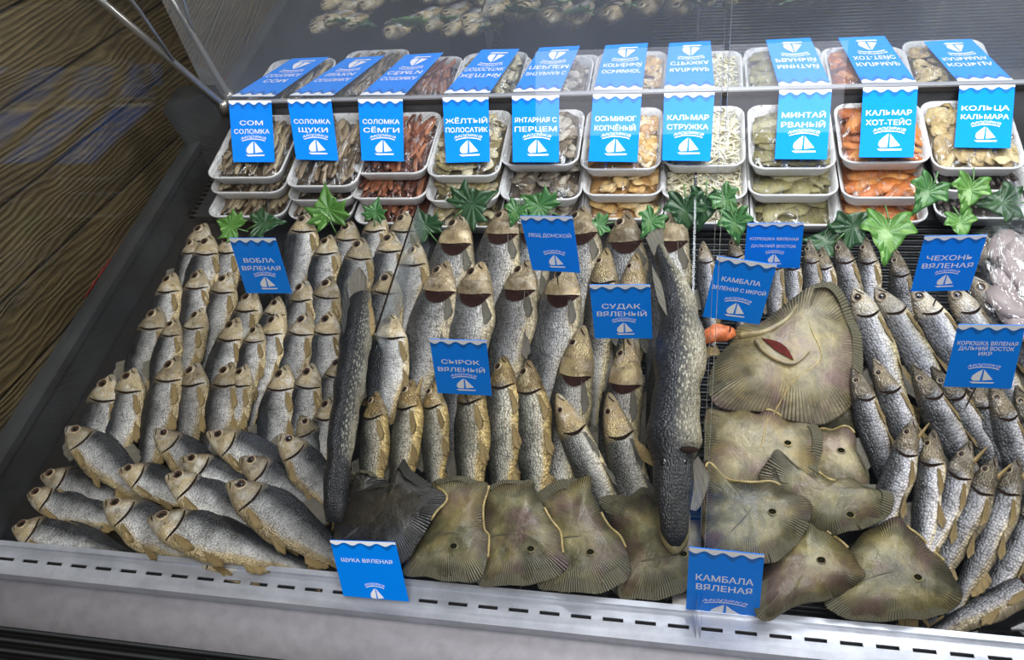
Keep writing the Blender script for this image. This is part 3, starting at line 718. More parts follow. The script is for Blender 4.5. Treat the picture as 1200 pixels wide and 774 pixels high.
# dark pike on the left, tail towards the trays
spl = Z3([(392, 612, .080), (393, 585, .092), (396, 550, .100), (402, 500, .106), (410, 450, .108), (416, 405, .108), (420, 370, .106), (423, 345, .104)])
rd, sp2, bd = pike('long dark pike between the roach and the whitefish, tail up', spl,
    ([0, .05, .15, .3, .5, .75, .9, 1], [.010, .013, .014, .015, .018, .020, .018, .013]),
    ([0, .05, .15, .3, .5, .75, .9, 1], [.008, .014, .018, .022, .022, .020, .014, .008]), M_pikedark, -.8)
px_fin('tail_fin', [(413, 352, .107), (420, 348, .110), (429, 350, .107)], [(407, 330, .118), (421, 314, .120), (430, 326, .116)], M_fing, rd, bd)
px_fin('dorsal_fin', [(404, 400, .124), (406, 375, .122), (410, 355, .118)], [(400, 375, .130), (402, 350, .128), (407, 335, .124)], M_find, rd, bd)
px_fin('anal_fin', [(431, 395, .112), (431, 375, .112), (430, 360, .110)], [(440, 392, .108), (439, 372, .110), (434, 350, .112)], M_finy, rd, bd)

# ------------------------------------------------------------------ flounders
def flounder_mat(name, c0, c1, c2, blood):
    t = NT(name); oc = t.coord()
    rnd = t.n('ObjectInfo').outputs['Random']; w = t.math('MULTIPLY', rnd, 23.0)
    uv = t.n('SeparateXYZ', {0: t.n('UVMap').outputs[0]})
    n1 = t.noise(oc, 24, 5, .62, .6, w); n2 = t.noise(oc, 90, 5, .7, 0, w)
    base = t.ramp(n1, [(.36, c0), (.5, c1), (.62, c2)])
    base = t.mix(t.ramp(t.noise(oc, 22, 3, .5, .5, t.math('ADD', w, 5.0)), [(.48, 0.0), (.64, .80)]), base, blood)
    base = t.mix(t.ramp(t.noise(oc, 15, 4, .6, .8, t.math('ADD', w, 11.0)), [(.50, 0.0), (.66, .55)]), base, tuple(x * y for x, y in zip(c2, (1.15, 1.0, .55))))
    rays = t.math('SINE', t.math('MULTIPLY', uv.outputs[1], 2 * PI * 125))
    rmask = t.ramp(uv.outputs[0], [(.55, 0.0), (.80, 1.0)])
    base = t.mix(t.math('MULTIPLY', rmask, .5), base, t.mix(1.0, base, t.ramp(rays, [(0, .5), (1, 1.25)]), 'MULTIPLY'))
    base = t.mix(.55, base, t.mix(1.0, base, t.ramp(n2, [(.25, .6), (.75, 1.35)]), 'MULTIPLY'))
    base = t.mix(1.0, base, t.ramp(uv.outputs[0], [(.35, (1.12, 1.10, 1.02)), (.80, (.92, .90, .86)), (1.0, (.55, .52, .54))]), 'MULTIPLY')
    # muscle lines
    wv = t.math('SINE', t.math('ADD', t.math('MULTIPLY', t.n('SeparateXYZ', {0: oc}).outputs[0], 900.0), t.math('MULTIPLY', n1, 30.0)))
    base = t.mix(.13, base, t.mix(1.0, base, t.ramp(wv, [(0, .65), (1, 1.2)]), 'MULTIPLY'))
    hgt = t.math('ADD', t.math('MULTIPLY', n2, .8), t.math('ADD', t.math('MULTIPLY', t.math('MULTIPLY', rays, rmask), .25), t.math('MULTIPLY', n1, 2.0)))
    return t.set(base=base, rough=t.ramp(n2, [(.3, .30), (.7, .5)]), normal=t.bump(hgt, .6, .0035), coat=.06, coatr=.35)
M_flo = flounder_mat('flounder_skin', (.048, .044, .022), (.108, .098, .048), (.200, .180, .095), (.095, .054, .048))
M_flop = flounder_mat('pale_flounder_skin', (.10, .086, .046), (.20, .172, .098), (.30, .262, .155), (.19, .115, .115))
M_flod = flounder_mat('dark_flounder_skin', (.006, .006, .005), (.013, .012, .009), (.026, .023, .016), (.02, .016, .012))
M_flofin = fin_mat('flounder_fin', (.085, .077, .046), (.165, .150, .090), 60)
M_flofind = fin_mat('dark_flounder_fin', (.018, .017, .013), (.070, .064, .045), 60)
M_hole = flat('dark_hole', (.008, .008, .003), .95, spec=.02)
M_rimy = flat('yellow_cut_edge', (.33, .25, .10), .45, 0, .4, 140, .3)
def flounder(label, px, z0, a, b, mat, finmat, fins, hole=None, thick=.013, cut=None, lateral=None, curl=None, seed=0):
    cpx = np.mean(px, axis=0)
    c = onz(cpx, z0)
    P = np.array([onplane(p, c, a, b) for p in px])
    O = spline(P, 96, True); c = O.mean(0); Q = O - c
    rr = [1, .985, .95, .90, .82, .70, .55, .38, .2, .0001]
    N = len(Q); V = []; U = []; F = []
    ang = np.linspace(0, 2 * PI, N, endpoint=False)
    for r in rr:
        p = Q * r; dome = thick * (1 - r ** 2.6) + .0025 * (1 - r)
        wav = .0032 * r ** 3 * (np.sin(ang * 5 + seed) + .6 * np.sin(ang * 11 + 2 * seed))
        p = p.copy(); p[:, 2] += dome + wav
        if curl:     # lift part of the rim: (angle, width, height)
            for ca, cw, ch in curl:
                d = np.angle(np.exp(1j * (np.arctan2(Q[:, 1], Q[:, 0]) - math.radians(ca))))
                p[:, 2] += ch * np.exp(-(d / math.radians(cw)) ** 2) * max(0, (r - .45) / .55) ** 1.5
        V += list(p); U += [(r, i / N) for i in range(N)]
    K = len(rr)
    for j in range(K - 1):
        for i in range(N): F.append((j * N + i, j * N + (i + 1) % N, (j + 1) * N + (i + 1) % N, (j + 1) * N + i))
    nb = len(V)
    V += [(q[0] * .98, q[1] * .98, V[i][2] - .004) for i, q in enumerate(Q)]; U += [(1, 0)] * N
    for i in range(N): F.append((i, nb + i, nb + (i + 1) % N, (i + 1) % N))
    F.append(tuple(range(nb, nb + N))[::-1])
    root = thing('dried_flounder', label, 'dried fish', Matrix.Translation(Vector(c)), 'headless dried flounders' if 'whole' not in label else None)
    link('flounder_body', mesh('flounder_body', V, F, [mat], U), root)
    top = np.array(V[:N * K]).reshape(K, N, 3)
    angs = (np.degrees(np.arctan2(Q[:, 1], Q[:, 0])) + 360) % 360
    def arc_idx(a0, a1):
        mid = ((a0 + a1) / 2 if a1 > a0 else (a0 + a1 + 360) / 2) % 360; half = ((a1 - a0) % 360) / 2
        d = (angs - mid + 180) % 360 - 180
        idx = np.where(np.abs(d) <= half)[0]; return idx[np.argsort(d[idx])]
    for a0, a1, w in fins:
        idx = arc_idx(a0, a1)
        if len(idx) < 4: continue
        m = len(idx) * 4
        outr, inr = top[0][idx], top[0][idx] * [1 - w, 1 - w, 1] ; inr = inr.copy()
        f = np.linspace(0, len(idx) - 1, m)
        ip = lambda A: np.stack([np.interp(f, np.arange(len(idx)), A[:, k]) for k in range(3)], 1)
        zin = np.interp(1 - w, [.0, .2, .38, .55, .70, .82, .90, .95, .985, 1], [0] * 10)
        o_, i_ = ip(outr), ip(inr)
        dz = thick * (1 - (1 - w) ** 2.6) + .0025 * w
        vv = []; uu = []
        ray_ = np.where(np.arange(m) % 2 == 0, 1.0, -1.0)
        jag = 1.0 + .012 * rng.rand(m) + .010 * (np.arange(m) % 4 == 0)
        for j, q in enumerate(np.linspace(0, 1, 5)):
            p = i_ + (o_ - i_) * q; p = p.copy()
            p[:, :2] *= (1 + (jag - 1) * q)[:, None]
            r = (1 - w) + w * q
            p[:, 2] = o_[:, 2] * 1.0 + thick * (1 - r ** 2.6) + .0025 * (1 - r) + .0006 + .00022 * ray_ * math.sin(PI * min(q + .25, 1))
            vv += list(p); uu += [(i / m * len(idx) / 40.0, q) for i in range(m)]
        ff = [(j * m + i, j * m + i + 1, (j + 1) * m + i + 1, (j + 1) * m + i) for j in range(4) for i in range(m - 1)]
        link('side_fin', mesh('side_fin', vv, ff, [finmat], uu), root)
    def on_top(pxl):
        q = onplane(pxl, c + [0, 0, thick * .8], a, b); d = q - c
        return d
    def surf_at(pxl):     # height of the dome under a pixel
        q = onplane(pxl, c + [0, 0, thick], a, b) - c
        al = math.atan2(q[1], q[0]); k = int(np.argmin(np.abs(np.angle(np.exp(1j * (np.radians(angs) - al))))))
        R_ = np.linalg.norm(Q[k, :2]); r = min(1, np.linalg.norm(q[:2]) / R_)
        zz = np.interp(r, rr[::-1], top[::-1, k, 2]); zz0 = zz
        return np.array([q[0], q[1], zz])
    if hole:
        h = surf_at(hole); vv = []; n_ = 14
        for k, (r, z) in enumerate([(.0052, .0002), (.0038, .0018), (.0028, .0016), (.0005, .0012)]):
            for i in range(n_): q = 2 * PI * i / n_; vv.append(h + [r * math.cos(q), r * .85 * math.sin(q), z])
        ff = [(j * n_ + i, j * n_ + (i + 1) % n_, (j + 1) * n_ + (i + 1) % n_, (j + 1) * n_ + i) for j in range(3) for i in range(n_)]
        link('hanging_hole', mesh('hanging_hole', vv, ff, [mat, M_hole], [(0, 0)] * len(vv), True, [0] * n_ + [1] * 2 * n_), root)
    if cut:                # pale cut rim where the head was taken off
        pts = [top[0][i] for i in arc_idx(*cut)]
        if len(pts) > 4:
            mb = MB(); mb.tube([p + [0, 0, .001] for p in pts], .0014, 8); link('cut_edge', mb.build('cut_edge', [M_rimy], True), root)
    if lateral:
        pts = spline([surf_at(p) for p in lateral], 24, False); mb = MB(); mb.tube([p + [0, 0, -.0002] for p in pts], .0011, 6)
        link('lateral_line', mb.build('lateral_line', [M_rimy if mat is M_flop else M_flofin], True), root)
    return root, c, surf_at
F = flounder
F('blackish flounder with its dark side up behind the pike tag', [(396, 640), (392, 610), (402, 582), (420, 574), (445, 568), (458, 565), (466, 556), (473, 539), (484, 555), (503, 566), (524, 582), (512, 604), (500, 620), (490, 636), (478, 655), (455, 668), (425, 668)],
  .078, .16, .06, M_flod, M_flofind, [(40, 140, .22), (200, 300, .14)], None, .012, (-10, 35), seed=1)
F('dull flounder tail end showing behind the blackish flounder', [(404, 590), (412, 560), (414, 552), (430, 553), (447, 560), (456, 567), (445, 580), (425, 592)], .072, .0, .15, M_flod, M_flofin, [(20, 160, .3)], None, .005, seed=2)
F('flounder with a pinkish bruise, first of the four in the front row', [(474, 674), (476, 660), (486, 642), (500, 622), (503, 600), (500, 572), (520, 562), (551, 561), (572, 567), (568, 590), (567, 618), (573, 630), (569, 670), (560, 682), (535, 681), (505, 678)],
  .067, .12, .05, M_flo, M_flofin, [(215, 300, .17), (75, 120, .12)], (532, 641), .012, (-35, 60), [(503, 627), (535, 626), (568, 627)], seed=3)
F('flounder with a round hole, second of the four in the front row', [(560, 684), (562, 650), (562, 610), (566, 580), (582, 567), (604, 564), (624, 561), (628, 576), (642, 604), (656, 622), (660, 648), (667, 665), (646, 678), (604, 687), (580, 687)],
  .062, .12, .05, M_flo, M_flofin, [(215, 325, .17), (80, 130, .10)], (622, 644), .012, (-20, 50), [(568, 629), (600, 626), (650, 620)], seed=4)
F('flounder with a yellowish rim, third of the four in the front row', [(630, 686), (634, 650), (630, 610), (629, 582), (648, 568), (668, 561), (691, 558), (695, 582), (714, 616), (728, 630), (736, 652), (739, 673), (723, 686), (694, 696), (655, 693)],
  .057, .12, .05, M_flo, M_flofin, [(205, 325, .20), (95, 140, .22)], (692, 648), .012, (-15, 50), [(645, 632), (675, 630), (725, 626)], seed=5)
F('flounder under the pike head, fourth of the front row', [(725, 697), (728, 650), (715, 610), (703, 588), (730, 578), (754, 572), (771, 585), (800, 606), (828, 612), (838, 632), (826, 665), (806, 692), (775, 703), (745, 701)],
  .050, .10, .05, M_flo, M_flofin, [(205, 330, .20), (85, 150, .18)], (801, 649), .011, None, [(735, 660), (770, 655), (815, 645)], seed=6)
# right bay
F('grey flounder corner half hidden under the whole flounder', [(960, 500), (985, 470), (1003, 430), (1012, 440), (1010, 480), (1000, 508), (978, 508)], .052, 0, .05, M_flo, M_flofin, [(-60, 60, .2)], None, .008, seed=7)
G0, c0, surf0 = F('whole pale flounder with folded head and a red slit, largest in the right bay', [(961, 338), (976, 338), (993, 360), (1007, 391), (1010, 430), (1003, 466), (985, 488), (958, 500), (930, 495), (902, 483), (868, 482), (836, 476), (832, 445), (840, 420), (856, 402), (866, 384), (890, 378), (908, 366), (925, 352), (942, 344)],
  .082, 0, .12, M_flop, M_flofin, [(-20, 75, .15), (165, 215, .19)], None, .020, None, [(905, 480), (930, 445), (962, 420), (950, 385), (940, 352)], [(60, 25, .008)], seed=8)
sl = spline([surf0(p) for p in [(893, 396), (905, 403), (917, 412), (930, 424)]], 14, False)
wv_ = np.sin(np.linspace(0, PI, 14)) * .0062; V = []
for p, w_ in zip(sl, wv_): V += [p + [w_ * .7, w_ * .7, .0012], p + [0, 0, .0002], p - [w_ * .7, w_ * .7, -.0012]]
link('red_slit', mesh('red_slit', V, [(3 * i + k, 3 * i + k + 1, 3 * i + k + 4, 3 * i + k + 3) for i in range(13) for k in range(2)], [M_red]), G0)
mb = MB(); mb.tube([p - [.004, .005, -.001] for p in spline([surf0(p) for p in [(890, 394), (898, 408), (914, 420), (934, 424), (952, 410)]], 22, False)], np.linspace(.0030, .0012, 22), 8)
link('skin_flap', mb.build('skin_flap', [M_flop], True), G0)
mb = MB(); mb.tube([p for p in spline([surf0(p) for p in [(868, 386), (895, 388), (922, 372), (935, 352)]], 22, False)], np.linspace(.0045, .002, 22), 8)
link('head_fold', mb.build('head_fold', [M_flop], True), G0)
F('flounder piece with a hole beside the dark foil, right of the violet one', [(957, 506), (978, 502), (999, 506), (1007, 533), (1019, 566), (1000, 580), (975, 580), (955, 560), (950, 530)], .060, 0, .06, M_flop, M_flofin, [(-50, 40, .14)], (985, 530), .010, (60, 120), seed=9)
F('flounder with a violet sheen just below the whole one', [(829, 480), (862, 481), (887, 486), (901, 482), (929, 492), (957, 500), (963, 521), (960, 545), (952, 566), (920, 580), (885, 580), (850, 572), (829, 560), (826, 520)],
  .068, .02, .06, M_flop, M_flofin, [(-25, 30, .16), (150, 200, .2)], (923, 520), .012, (40, 80), [(900, 488), (893, 520), (882, 565)], seed=10)
F('flounder with ruffled torn edge between two others in the right bay', [(890, 565), (900, 548), (910, 534), (922, 547), (936, 559), (964, 561), (983, 566), (999, 558), (1022, 573), (1044, 579), (1042, 603), (1010, 620), (976, 628), (955, 620), (930, 600)],
  .076, 0, .05, M_flo, M_flofin, [(-45, 25, .17), (-80, -45, .10)], (997, 602), .012, (50, 110), None, [(150, 20, .018), (110, 20, .010)], seed=11)
F('broad flounder near the rail in the right bay with a brown hole', [(985, 665), (998, 641), (1018, 620), (1051, 607), (1066, 622), (1096, 645), (1115, 672), (1127, 702), (1114, 715), (1086, 725), (1044, 728), (997, 725), (968, 714), (972, 690)],
  .056, .02, .05, M_flo, M_flofin, [(195, 330, .16)], (1075, 678), .013, (20, 70), [(990, 690), (1040, 672), (1100, 668)], seed=12)
F('flounder with a long comb fin right beside the flounder tag', [(885, 720), (890, 680), (900, 660), (922, 640), (940, 612), (951, 605), (968, 625), (990, 636), (1006, 660), (1013, 678), (984, 697), (954, 707), (926, 713), (903, 726)],
  .066, .02, .05, M_flo, M_flofin, [(200, 320, .20)], (962, 658), .012, (30, 80), None, seed=13)
F('flounder above the flounder tag with a fringe on its lower edge', [(826, 560), (830, 543), (848, 557), (871, 567), (901, 566), (925, 573), (949, 583), (952, 598), (946, 618), (926, 645), (900, 663), (870, 660), (838, 657), (822, 630), (822, 590)],
  .080, .04, .05, M_flo, M_flofin, [(-70, -5, .17)], (905, 601), .012, (20, 130), [(826, 650), (870, 610), (895, 575)], seed=14)
# orange roe
roe = MB()
for i in range(26):
    pass
V = []; Fc = []; n, m = 14, 14
pth = spline(Z3([(818, 398, .088), (838, 391, .092), (862, 391, .090)]), n, False); c_ = pth.mean(0) * [1, 1, 0]
for i in range(n):
    r = .012 * math.sin(PI * (i + .6) / (n + .2)) ** .5
    for k in range(m): q = 2 * PI * k / m; V.append(pth[i] - c_ + [0, r * 1.05 * math.cos(q) * (1 + .1 * math.sin(3 * q + i)), r * .8 * math.sin(q)])
Fc = [(i * m + k, i * m + (k + 1) % m, (i + 1) * m + (k + 1) % m, (i + 1) * m + k) for i in range(n - 1) for k in range(m)] + [tuple(range(m))[::-1], tuple(range((n - 1) * m, n * m))]
o = link('fish_roe', mesh('fish_roe', V, Fc, [flat('orange_roe', (.50, .13, .04), .4, 0, .5, 160, .5)]), None, Matrix.Translation(Vector(c_)))
tag(o, 'orange sac of fish roe under the tag of flounder with roe', 'fish roe')
# ------------------------------------------------------------------ trays of cut dried fish
M_foam = flat('white_foam', (.66, .66, .66), .55, 0, .05, 60, .05)
t = NT('cling_film'); t.t.nodes.remove(t.b); oc = t.coord()
wr = t.noise(t.mapping(oc, (1, .35, 1), (0, 0, .5)), 55, 4, .7, 2.5, t.math('MULTIPLY', t.n('ObjectInfo').outputs['Random'], 30.0))
nb = t.bump(wr, 1.0, .006)
gl = t.n('BsdfGlossy', {'Roughness': .09, 'Normal': nb, 'Color': (1, 1, 1, 1)}).outputs[0]
tr = t.n('BsdfTransparent', {'Color': (.97, .97, .97, 1)}).outputs[0]
lw = t.math('MULTIPLY', t.ramp(wr, [(.52, .03), (.60, .46)]), 1.0)
s = t.n('MixShader', {0: lw, 1: tr, 2: gl}).outputs[0]; t.t.links.new(s, t.out.inputs[0]); M_film = t.m
def piece_mat(name, cols, rough=.45):
    t = NT(name); oc = t.coord(); w = t.math('MULTIPLY', t.n('ObjectInfo').outputs['Random'], 19.0)
    uv = t.n('SeparateXYZ', {0: t.n('UVMap').outputs[0]})
    f = t.math('ADD', t.math('MULTIPLY', uv.outputs[0], .75), t.math('MULTIPLY', t.noise(oc, 90, 4, .6, 0, w), .4))
    base = t.ramp(f, [(.15, cols[0]), (.55, cols[1]), (.95, cols[2])])
    fib = t.noise(t.mapping(oc, (260, 60, 160)), 1.0, 4)
    return t.set(base=t.mix(.5, base, t.mix(1.0, base, t.ramp(fib, [(.3, .6), (.7, 1.35)]), 'MULTIPLY')), rough=rough, normal=t.bump(fib, .5, .002))
kinds = dict(
    catfish=(piece_mat('catfish_strips', [(.05, .034, .018), (.20, .145, .080), (.46, .38, .23)]), 'strip'),
    pike=(piece_mat('pike_strips', [(.035, .024, .014), (.16, .11, .062), (.38, .30, .19)]), 'strip'),
    salmon=(piece_mat('salmon_strips', [(.075, .018, .008), (.21, .060, .024), (.40, .16, .075)]), 'strip'),
    yellow=(piece_mat('yellow_stripe_fish', [(.08, .065, .030), (.42, .34, .15), (.66, .60, .42)]), 'leaf'),
    amber=(piece_mat('peppered_amber_fish', [(.045, .036, .030), (.22, .17, .11), (.50, .46, .38)]), 'leaf'),
    octopus=(piece_mat('octopus_chips', [(.38, .18, .05), (.64, .40, .13), (.82, .68, .42)]), 'chip'),
    shred=(piece_mat('squid_shreds', [(.56, .50, .30), (.76, .71, .50), (.90, .88, .74)]), 'shred'),
    pollock=(piece_mat('pollock_pieces', [(.12, .105, .040), (.29, .26, .11), (.54, .50, .28)]), 'slab'),
    hot=(piece_mat('orange_squid', [(.34, .085, .015), (.60, .19, .035), (.76, .38, .12)]), 'slab'),
    ring=(piece_mat('squid_rings', [(.22, .15, .06), (.46, .33, .14), (.64, .52, .28)]), 'chip'),
    dark=(piece_mat('dark_strips', [(.018, .013, .011), (.050, .036, .030), (.14, .11, .095)]), 'strip'))
def rrect(w, d, r, n=6):
    pts = []
    for cx, cy, a0 in ((w / 2 - r, d / 2 - r, 0), (-w / 2 + r, d / 2 - r, 90), (-w / 2 + r, -d / 2 + r, 180), (w / 2 - r, -d / 2 + r, 270)):
        for i in range(n + 1): a = math.radians(a0 + 90 * i / n); pts.append((cx + r * math.cos(a), cy + r * math.sin(a)))
    return np.array(pts)
def loft(loops, cap0=True, cap1=True):
    n = len(loops[0]); V = [p for l in loops for p in l]
    F = [(j * n + i, j * n + (i + 1) % n, (j + 1) * n + (i + 1) % n, (j + 1) * n + i) for j in range(len(loops) - 1) for i in range(n)]
    if cap0: F.append(tuple(range(n))[::-1])
    if cap1: F.append(tuple(range((len(loops) - 1) * n, len(loops) * n)))
    return V, F
def tray_mesh(w, d, h):
    L = []
    for sc, z, r in ((.86, 0, .018), (.93, h * .5, .020), (1.0, h - .0025, .022), (1.005, h, .022), (.965, h + .0004, .020), (.90, h * .45, .018), (.84, .004, .016)):
        q = rrect(w * sc, d - w * (1 - sc), r); L.append([(x, y, z) for x, y in q])
    V, F = loft(L); return mesh('foam_tray', V, F, [M_foam])
def pieces(kind, w, d, h, seed, bulge):
    r = np.random.RandomState(seed); mat, sty = kinds[kind]; mb = MB()
    def hump(x, y): return h * .62 + (bulge * .85) * max(0, 1 - (abs(x) / (w * .48)) ** 2.5) * max(0, 1 - (abs(y) / (d * .48)) ** 2.5)
    def bar(cx, cy, z, a, ln, wd, tk, bend, tw=0, curlz=0.0):
        n = 8; V = []; u = r.rand()
        for i in range(n):
            q = i / (n - 1) - .5
            x = q * ln; yb = bend * (q * q * 4 - .33); zz = curlz * (q * q * 4) 
            wq = wd * (1 - (abs(q) * 2) ** 4 * .5) * (1 + .15 * math.sin(9 * q + 7 * u)); ro = tw * q + r.normal() * .05
            for sx, sz in ((-1, -1), (1, -1), (1, .6), (0, 1), (-1, .6)):
                ly, lz = sx * wq / 2, sz * tk / 2
                ly, lz = ly * math.cos(ro) - lz * math.sin(ro), ly * math.sin(ro) + lz * math.cos(ro)
                px_, py_ = x, yb + ly
                V.append((cx + px_ * math.cos(a) - py_ * math.sin(a), cy + px_ * math.sin(a) + py_ * math.cos(a), z + zz + lz))
        F = [(i * 5 + k, i * 5 + (k + 1) % 5, (i + 1) * 5 + (k + 1) % 5, (i + 1) * 5 + k) for i in range(n - 1) for k in range(5)] + [(4, 3, 2, 1, 0), tuple(range((n - 1) * 5, n * 5))]
        mb.add(V, F, 0, [(u, 0)] * len(V))
    def disc(cx, cy, z, rad, a, tilt, tk, el=1.0):
        n = 12; u = r.rand(); V = []
        ph = r.rand() * 6
        for rr_, zz in ((.0, tk), (.6, tk), (1, tk * .2), (1, -tk * .6)):
            for k in range(n):
                q = 2 * PI * k / n; rad_ = rad * rr_ * (1 + .14 * math.sin(3 * q + ph) + .08 * math.sin(5 * q))
                x, y = rad_ * math.cos(q), rad_ * el * math.sin(q); z2 = zz + math.tan(tilt) * x + .12 * rad * rr_ * math.sin(2 * q + ph)
                V.append((cx + x * math.cos(a) - y * math.sin(a), cy + x * math.sin(a) + y * math.cos(a), z + z2))
        F = [(j * n + k, j * n + (k + 1) % n, (j + 1) * n + (k + 1) % n, (j + 1) * n + k) for j in range(3) for k in range(n)]
        mb.add(V, F, 0, [(u, 0)] * len(V))
    # bed so that the tray bottom never shows
    L = [[(x, y, .005) for x, y in rrect(w * .84, d - w * .17, .016)], [(x, y, h * .22) for x, y in rrect(w * .86, d - w * .15, .018)], [(x, y, h * .34) for x, y in rrect(w * .6, d - w * .40, .018)]]
    V, Fb = loft(L); mb.add(V, Fb, 0, [(.1, 0)] * len(V))
    W2, D2 = w * .42, d * .5 - w * .08
    if sty == 'strip':
        for i in range(70):
            x, y = r.uniform(-W2, W2) * .88, r.uniform(-D2, D2) * .62; ln = r.uniform(.05, .085)
            bar(x, y, hump(x, y) + r.uniform(-.002, .006), PI / 2 + r.normal() * .16, ln, r.uniform(.006, .012), r.uniform(.003, .006), r.normal() * .006, r.normal() * .6, r.normal() * .003)
    elif sty == 'leaf':
        for i in range(75):
            x, y = r.uniform(-W2, W2) * .86, r.uniform(-D2, D2) * .82
            bar(x, y, hump(x, y) + r.uniform(-.002, .006), r.uniform(0, PI), r.uniform(.025, .045), r.uniform(.012, .020), .003, r.normal() * .004, r.normal() * 1.1, r.normal() * .004)
    elif sty == 'chip':
        for i in range(80):
            x, y = r.uniform(-W2, W2) * .88, r.uniform(-D2, D2) * .86
            disc(x, y, hump(x, y) + r.uniform(-.003, .006), r.uniform(.009, .017), r.uniform(0, PI), r.normal() * .35, .0022, r.uniform(.6, 1))
    elif sty == 'shred':
        for i in range(330):
            x, y = r.uniform(-W2, W2) * .86, r.uniform(-D2, D2) * .82
            bar(x, y, hump(x, y) + r.uniform(-.004, .006), r.uniform(0, PI), r.uniform(.03, .06), .0028, .0024, r.normal() * .014, 0, r.normal() * .003)
    else:
        for i in range(34):
            x, y = r.uniform(-W2, W2) * .55, r.uniform(-D2, D2) * .82
            bar(x, y, hump(x, y) + r.uniform(-.003, .005), r.normal() * .28, r.uniform(.05, .085), r.uniform(.018, .030), .005, r.normal() * .006, r.normal() * .5, -.004)
    # keep everything inside the tray
    A = np.array(mb.v); lim = rrect(w * .88, d - w * .13, .018)
    A[:, 0] = np.clip(A[:, 0], -w * .44, w * .44); A[:, 1] = np.clip(A[:, 1], -(d / 2 - w * .055), d / 2 - w * .055); A[:, 2] = np.clip(A[:, 2], .0045, h + .0002 + bulge * np.maximum(0, 1 - np.abs(A[:, 0] / (w * .5)) ** 3) * np.maximum(0, 1 - np.abs(A[:, 1] / (d * .5)) ** 3) - np.where(rng.rand(len(A)) > .5, .0004, .001))
    mb.v = [tuple(p) for p in A]
    return mesh('cut_pieces', mb.v, mb.f, [mat], mb.uv)
def film_mesh(w, d, h, bulge):
    n = 24; V = []; F = []; r = np.random.RandomState(int(w * 1e5) % 1000)
    for j in range(n):
        for i in range(n):
            a, b = i / (n - 1) * 2 - 1, j / (n - 1) * 2 - 1
            # squircle map into rounded rectangle
            x, y = a * w * .497, b * d * .497
            k = max(0, abs(a) - .74) / .26 * max(0, abs(b) - .80) / .20
            x -= np.sign(a) * k * .0065; y -= np.sign(b) * k * .0065
            z = h + .001 + bulge * max(0, 1 - abs(a) ** 3) * max(0, 1 - abs(b) ** 3)
            V.append((x, y, z + .0008 * math.sin(a * 14 + b * 9) * (1 - abs(a)) ))
    F = [(j * n + i, j * n + i + 1, (j + 1) * n + i + 1, (j + 1) * n + i) for j in range(n - 1) for i in range(n - 1)]
    return mesh('film', V, F, [M_film])
TH = .022
def tray(kind, label, xl, xr, ypx, z, tilt=0.0, group=None, d=None, seed=0, yaw=0.0, low=False):
    """xl..xr and ypx: pixels of the front rim"""
    a, b = onz((xl, ypx), z + TH), onz((xr, ypx), z + TH)
    w = abs(b[0] - a[0]); mid = (a + b) / 2
    d = (YM - .014 - mid[1]) / math.cos(tilt)
    M = Matrix.Translation((mid[0], mid[1], z)) @ Matrix.Rotation(yaw, 4, 'Z') @ Matrix.Rotation(tilt, 4, 'X') @ Matrix.Translation((0, d / 2, 0))
    root = thing('food_tray', label, 'tray', M, group)
    link('foam_tray', tray_mesh(w, d, TH), root)
    p = link('cut_pieces', pieces(kind, w, d, TH, seed, .0038 if low else .0105), root); p['kind'] = 'stuff'
    link('film', film_mesh(w, d, TH, .0038 if low else .0105), root)
    return root
names = [('catfish', 'grey brown catfish strips'), ('pike', 'brown pike strips'), ('salmon', 'reddish brown salmon strips'), ('yellow', 'small yellow grey fish'), ('amber', 'peppered grey fish pieces'),
         ('octopus', 'amber octopus chips'), ('shred', 'cream squid shreds'), ('pollock', 'olive pollock pieces'), ('hot', 'orange squid'), ('ring', 'golden squid rings')]
top = [(240, 326, 208), (332, 416, 218), (412, 498, 203), (498, 584, 206), (585, 677, 193), (679, 774, 198), (776, 874, 194), (878, 981, 197), (985, 1093, 190), (1094, 1206, 197)]
mid = [(243, 330, 226), (334, 412, 235), (408, 497, 233), (496, 583, 236), (584, 680, 234), (681, 776, 229), (775, 876, 233), (877, 984, 229), (987, 1091, 232), (1100, 1210, 224)]
low = [(240, 332, 254), (334, 410, 256), (412, 500, 262), (496, 584, 266), (588, 680, 262), (682, 777, 257), (778, 878, 262), (880, 985, 264), (985, 1090, 260), (1098, 1208, 256)]
GT = 'film wrapped trays along the mirror'
for i, (k, nm) in enumerate(names):
    kk = 'dark' if k == 'ring' else k
    tray(k, 'wrapped white tray of %s, on top of its stack' % nm, *top[i], .065, math.radians(3), GT, None, 100 + i)
    nn = 'dark brown strips' if k == 'ring' else nm
    tray(kk, 'wrapped white tray of %s, in the middle of its stack' % nn, *mid[i], .0385, 0, GT, None, 200 + i, low=True)
    tray(kk, 'wrapped white tray of %s, at the bottom of its stack' % nn, *low[i], .012, 0, GT, None, 300 + i, low=True)

b = MB(); b.box((XL + .02, .97, .0005), (XR - .01, YM - .005, .0115)); struct('trim_5', b.build('tray_step', [M_panel]), 'low dark step under the trays')
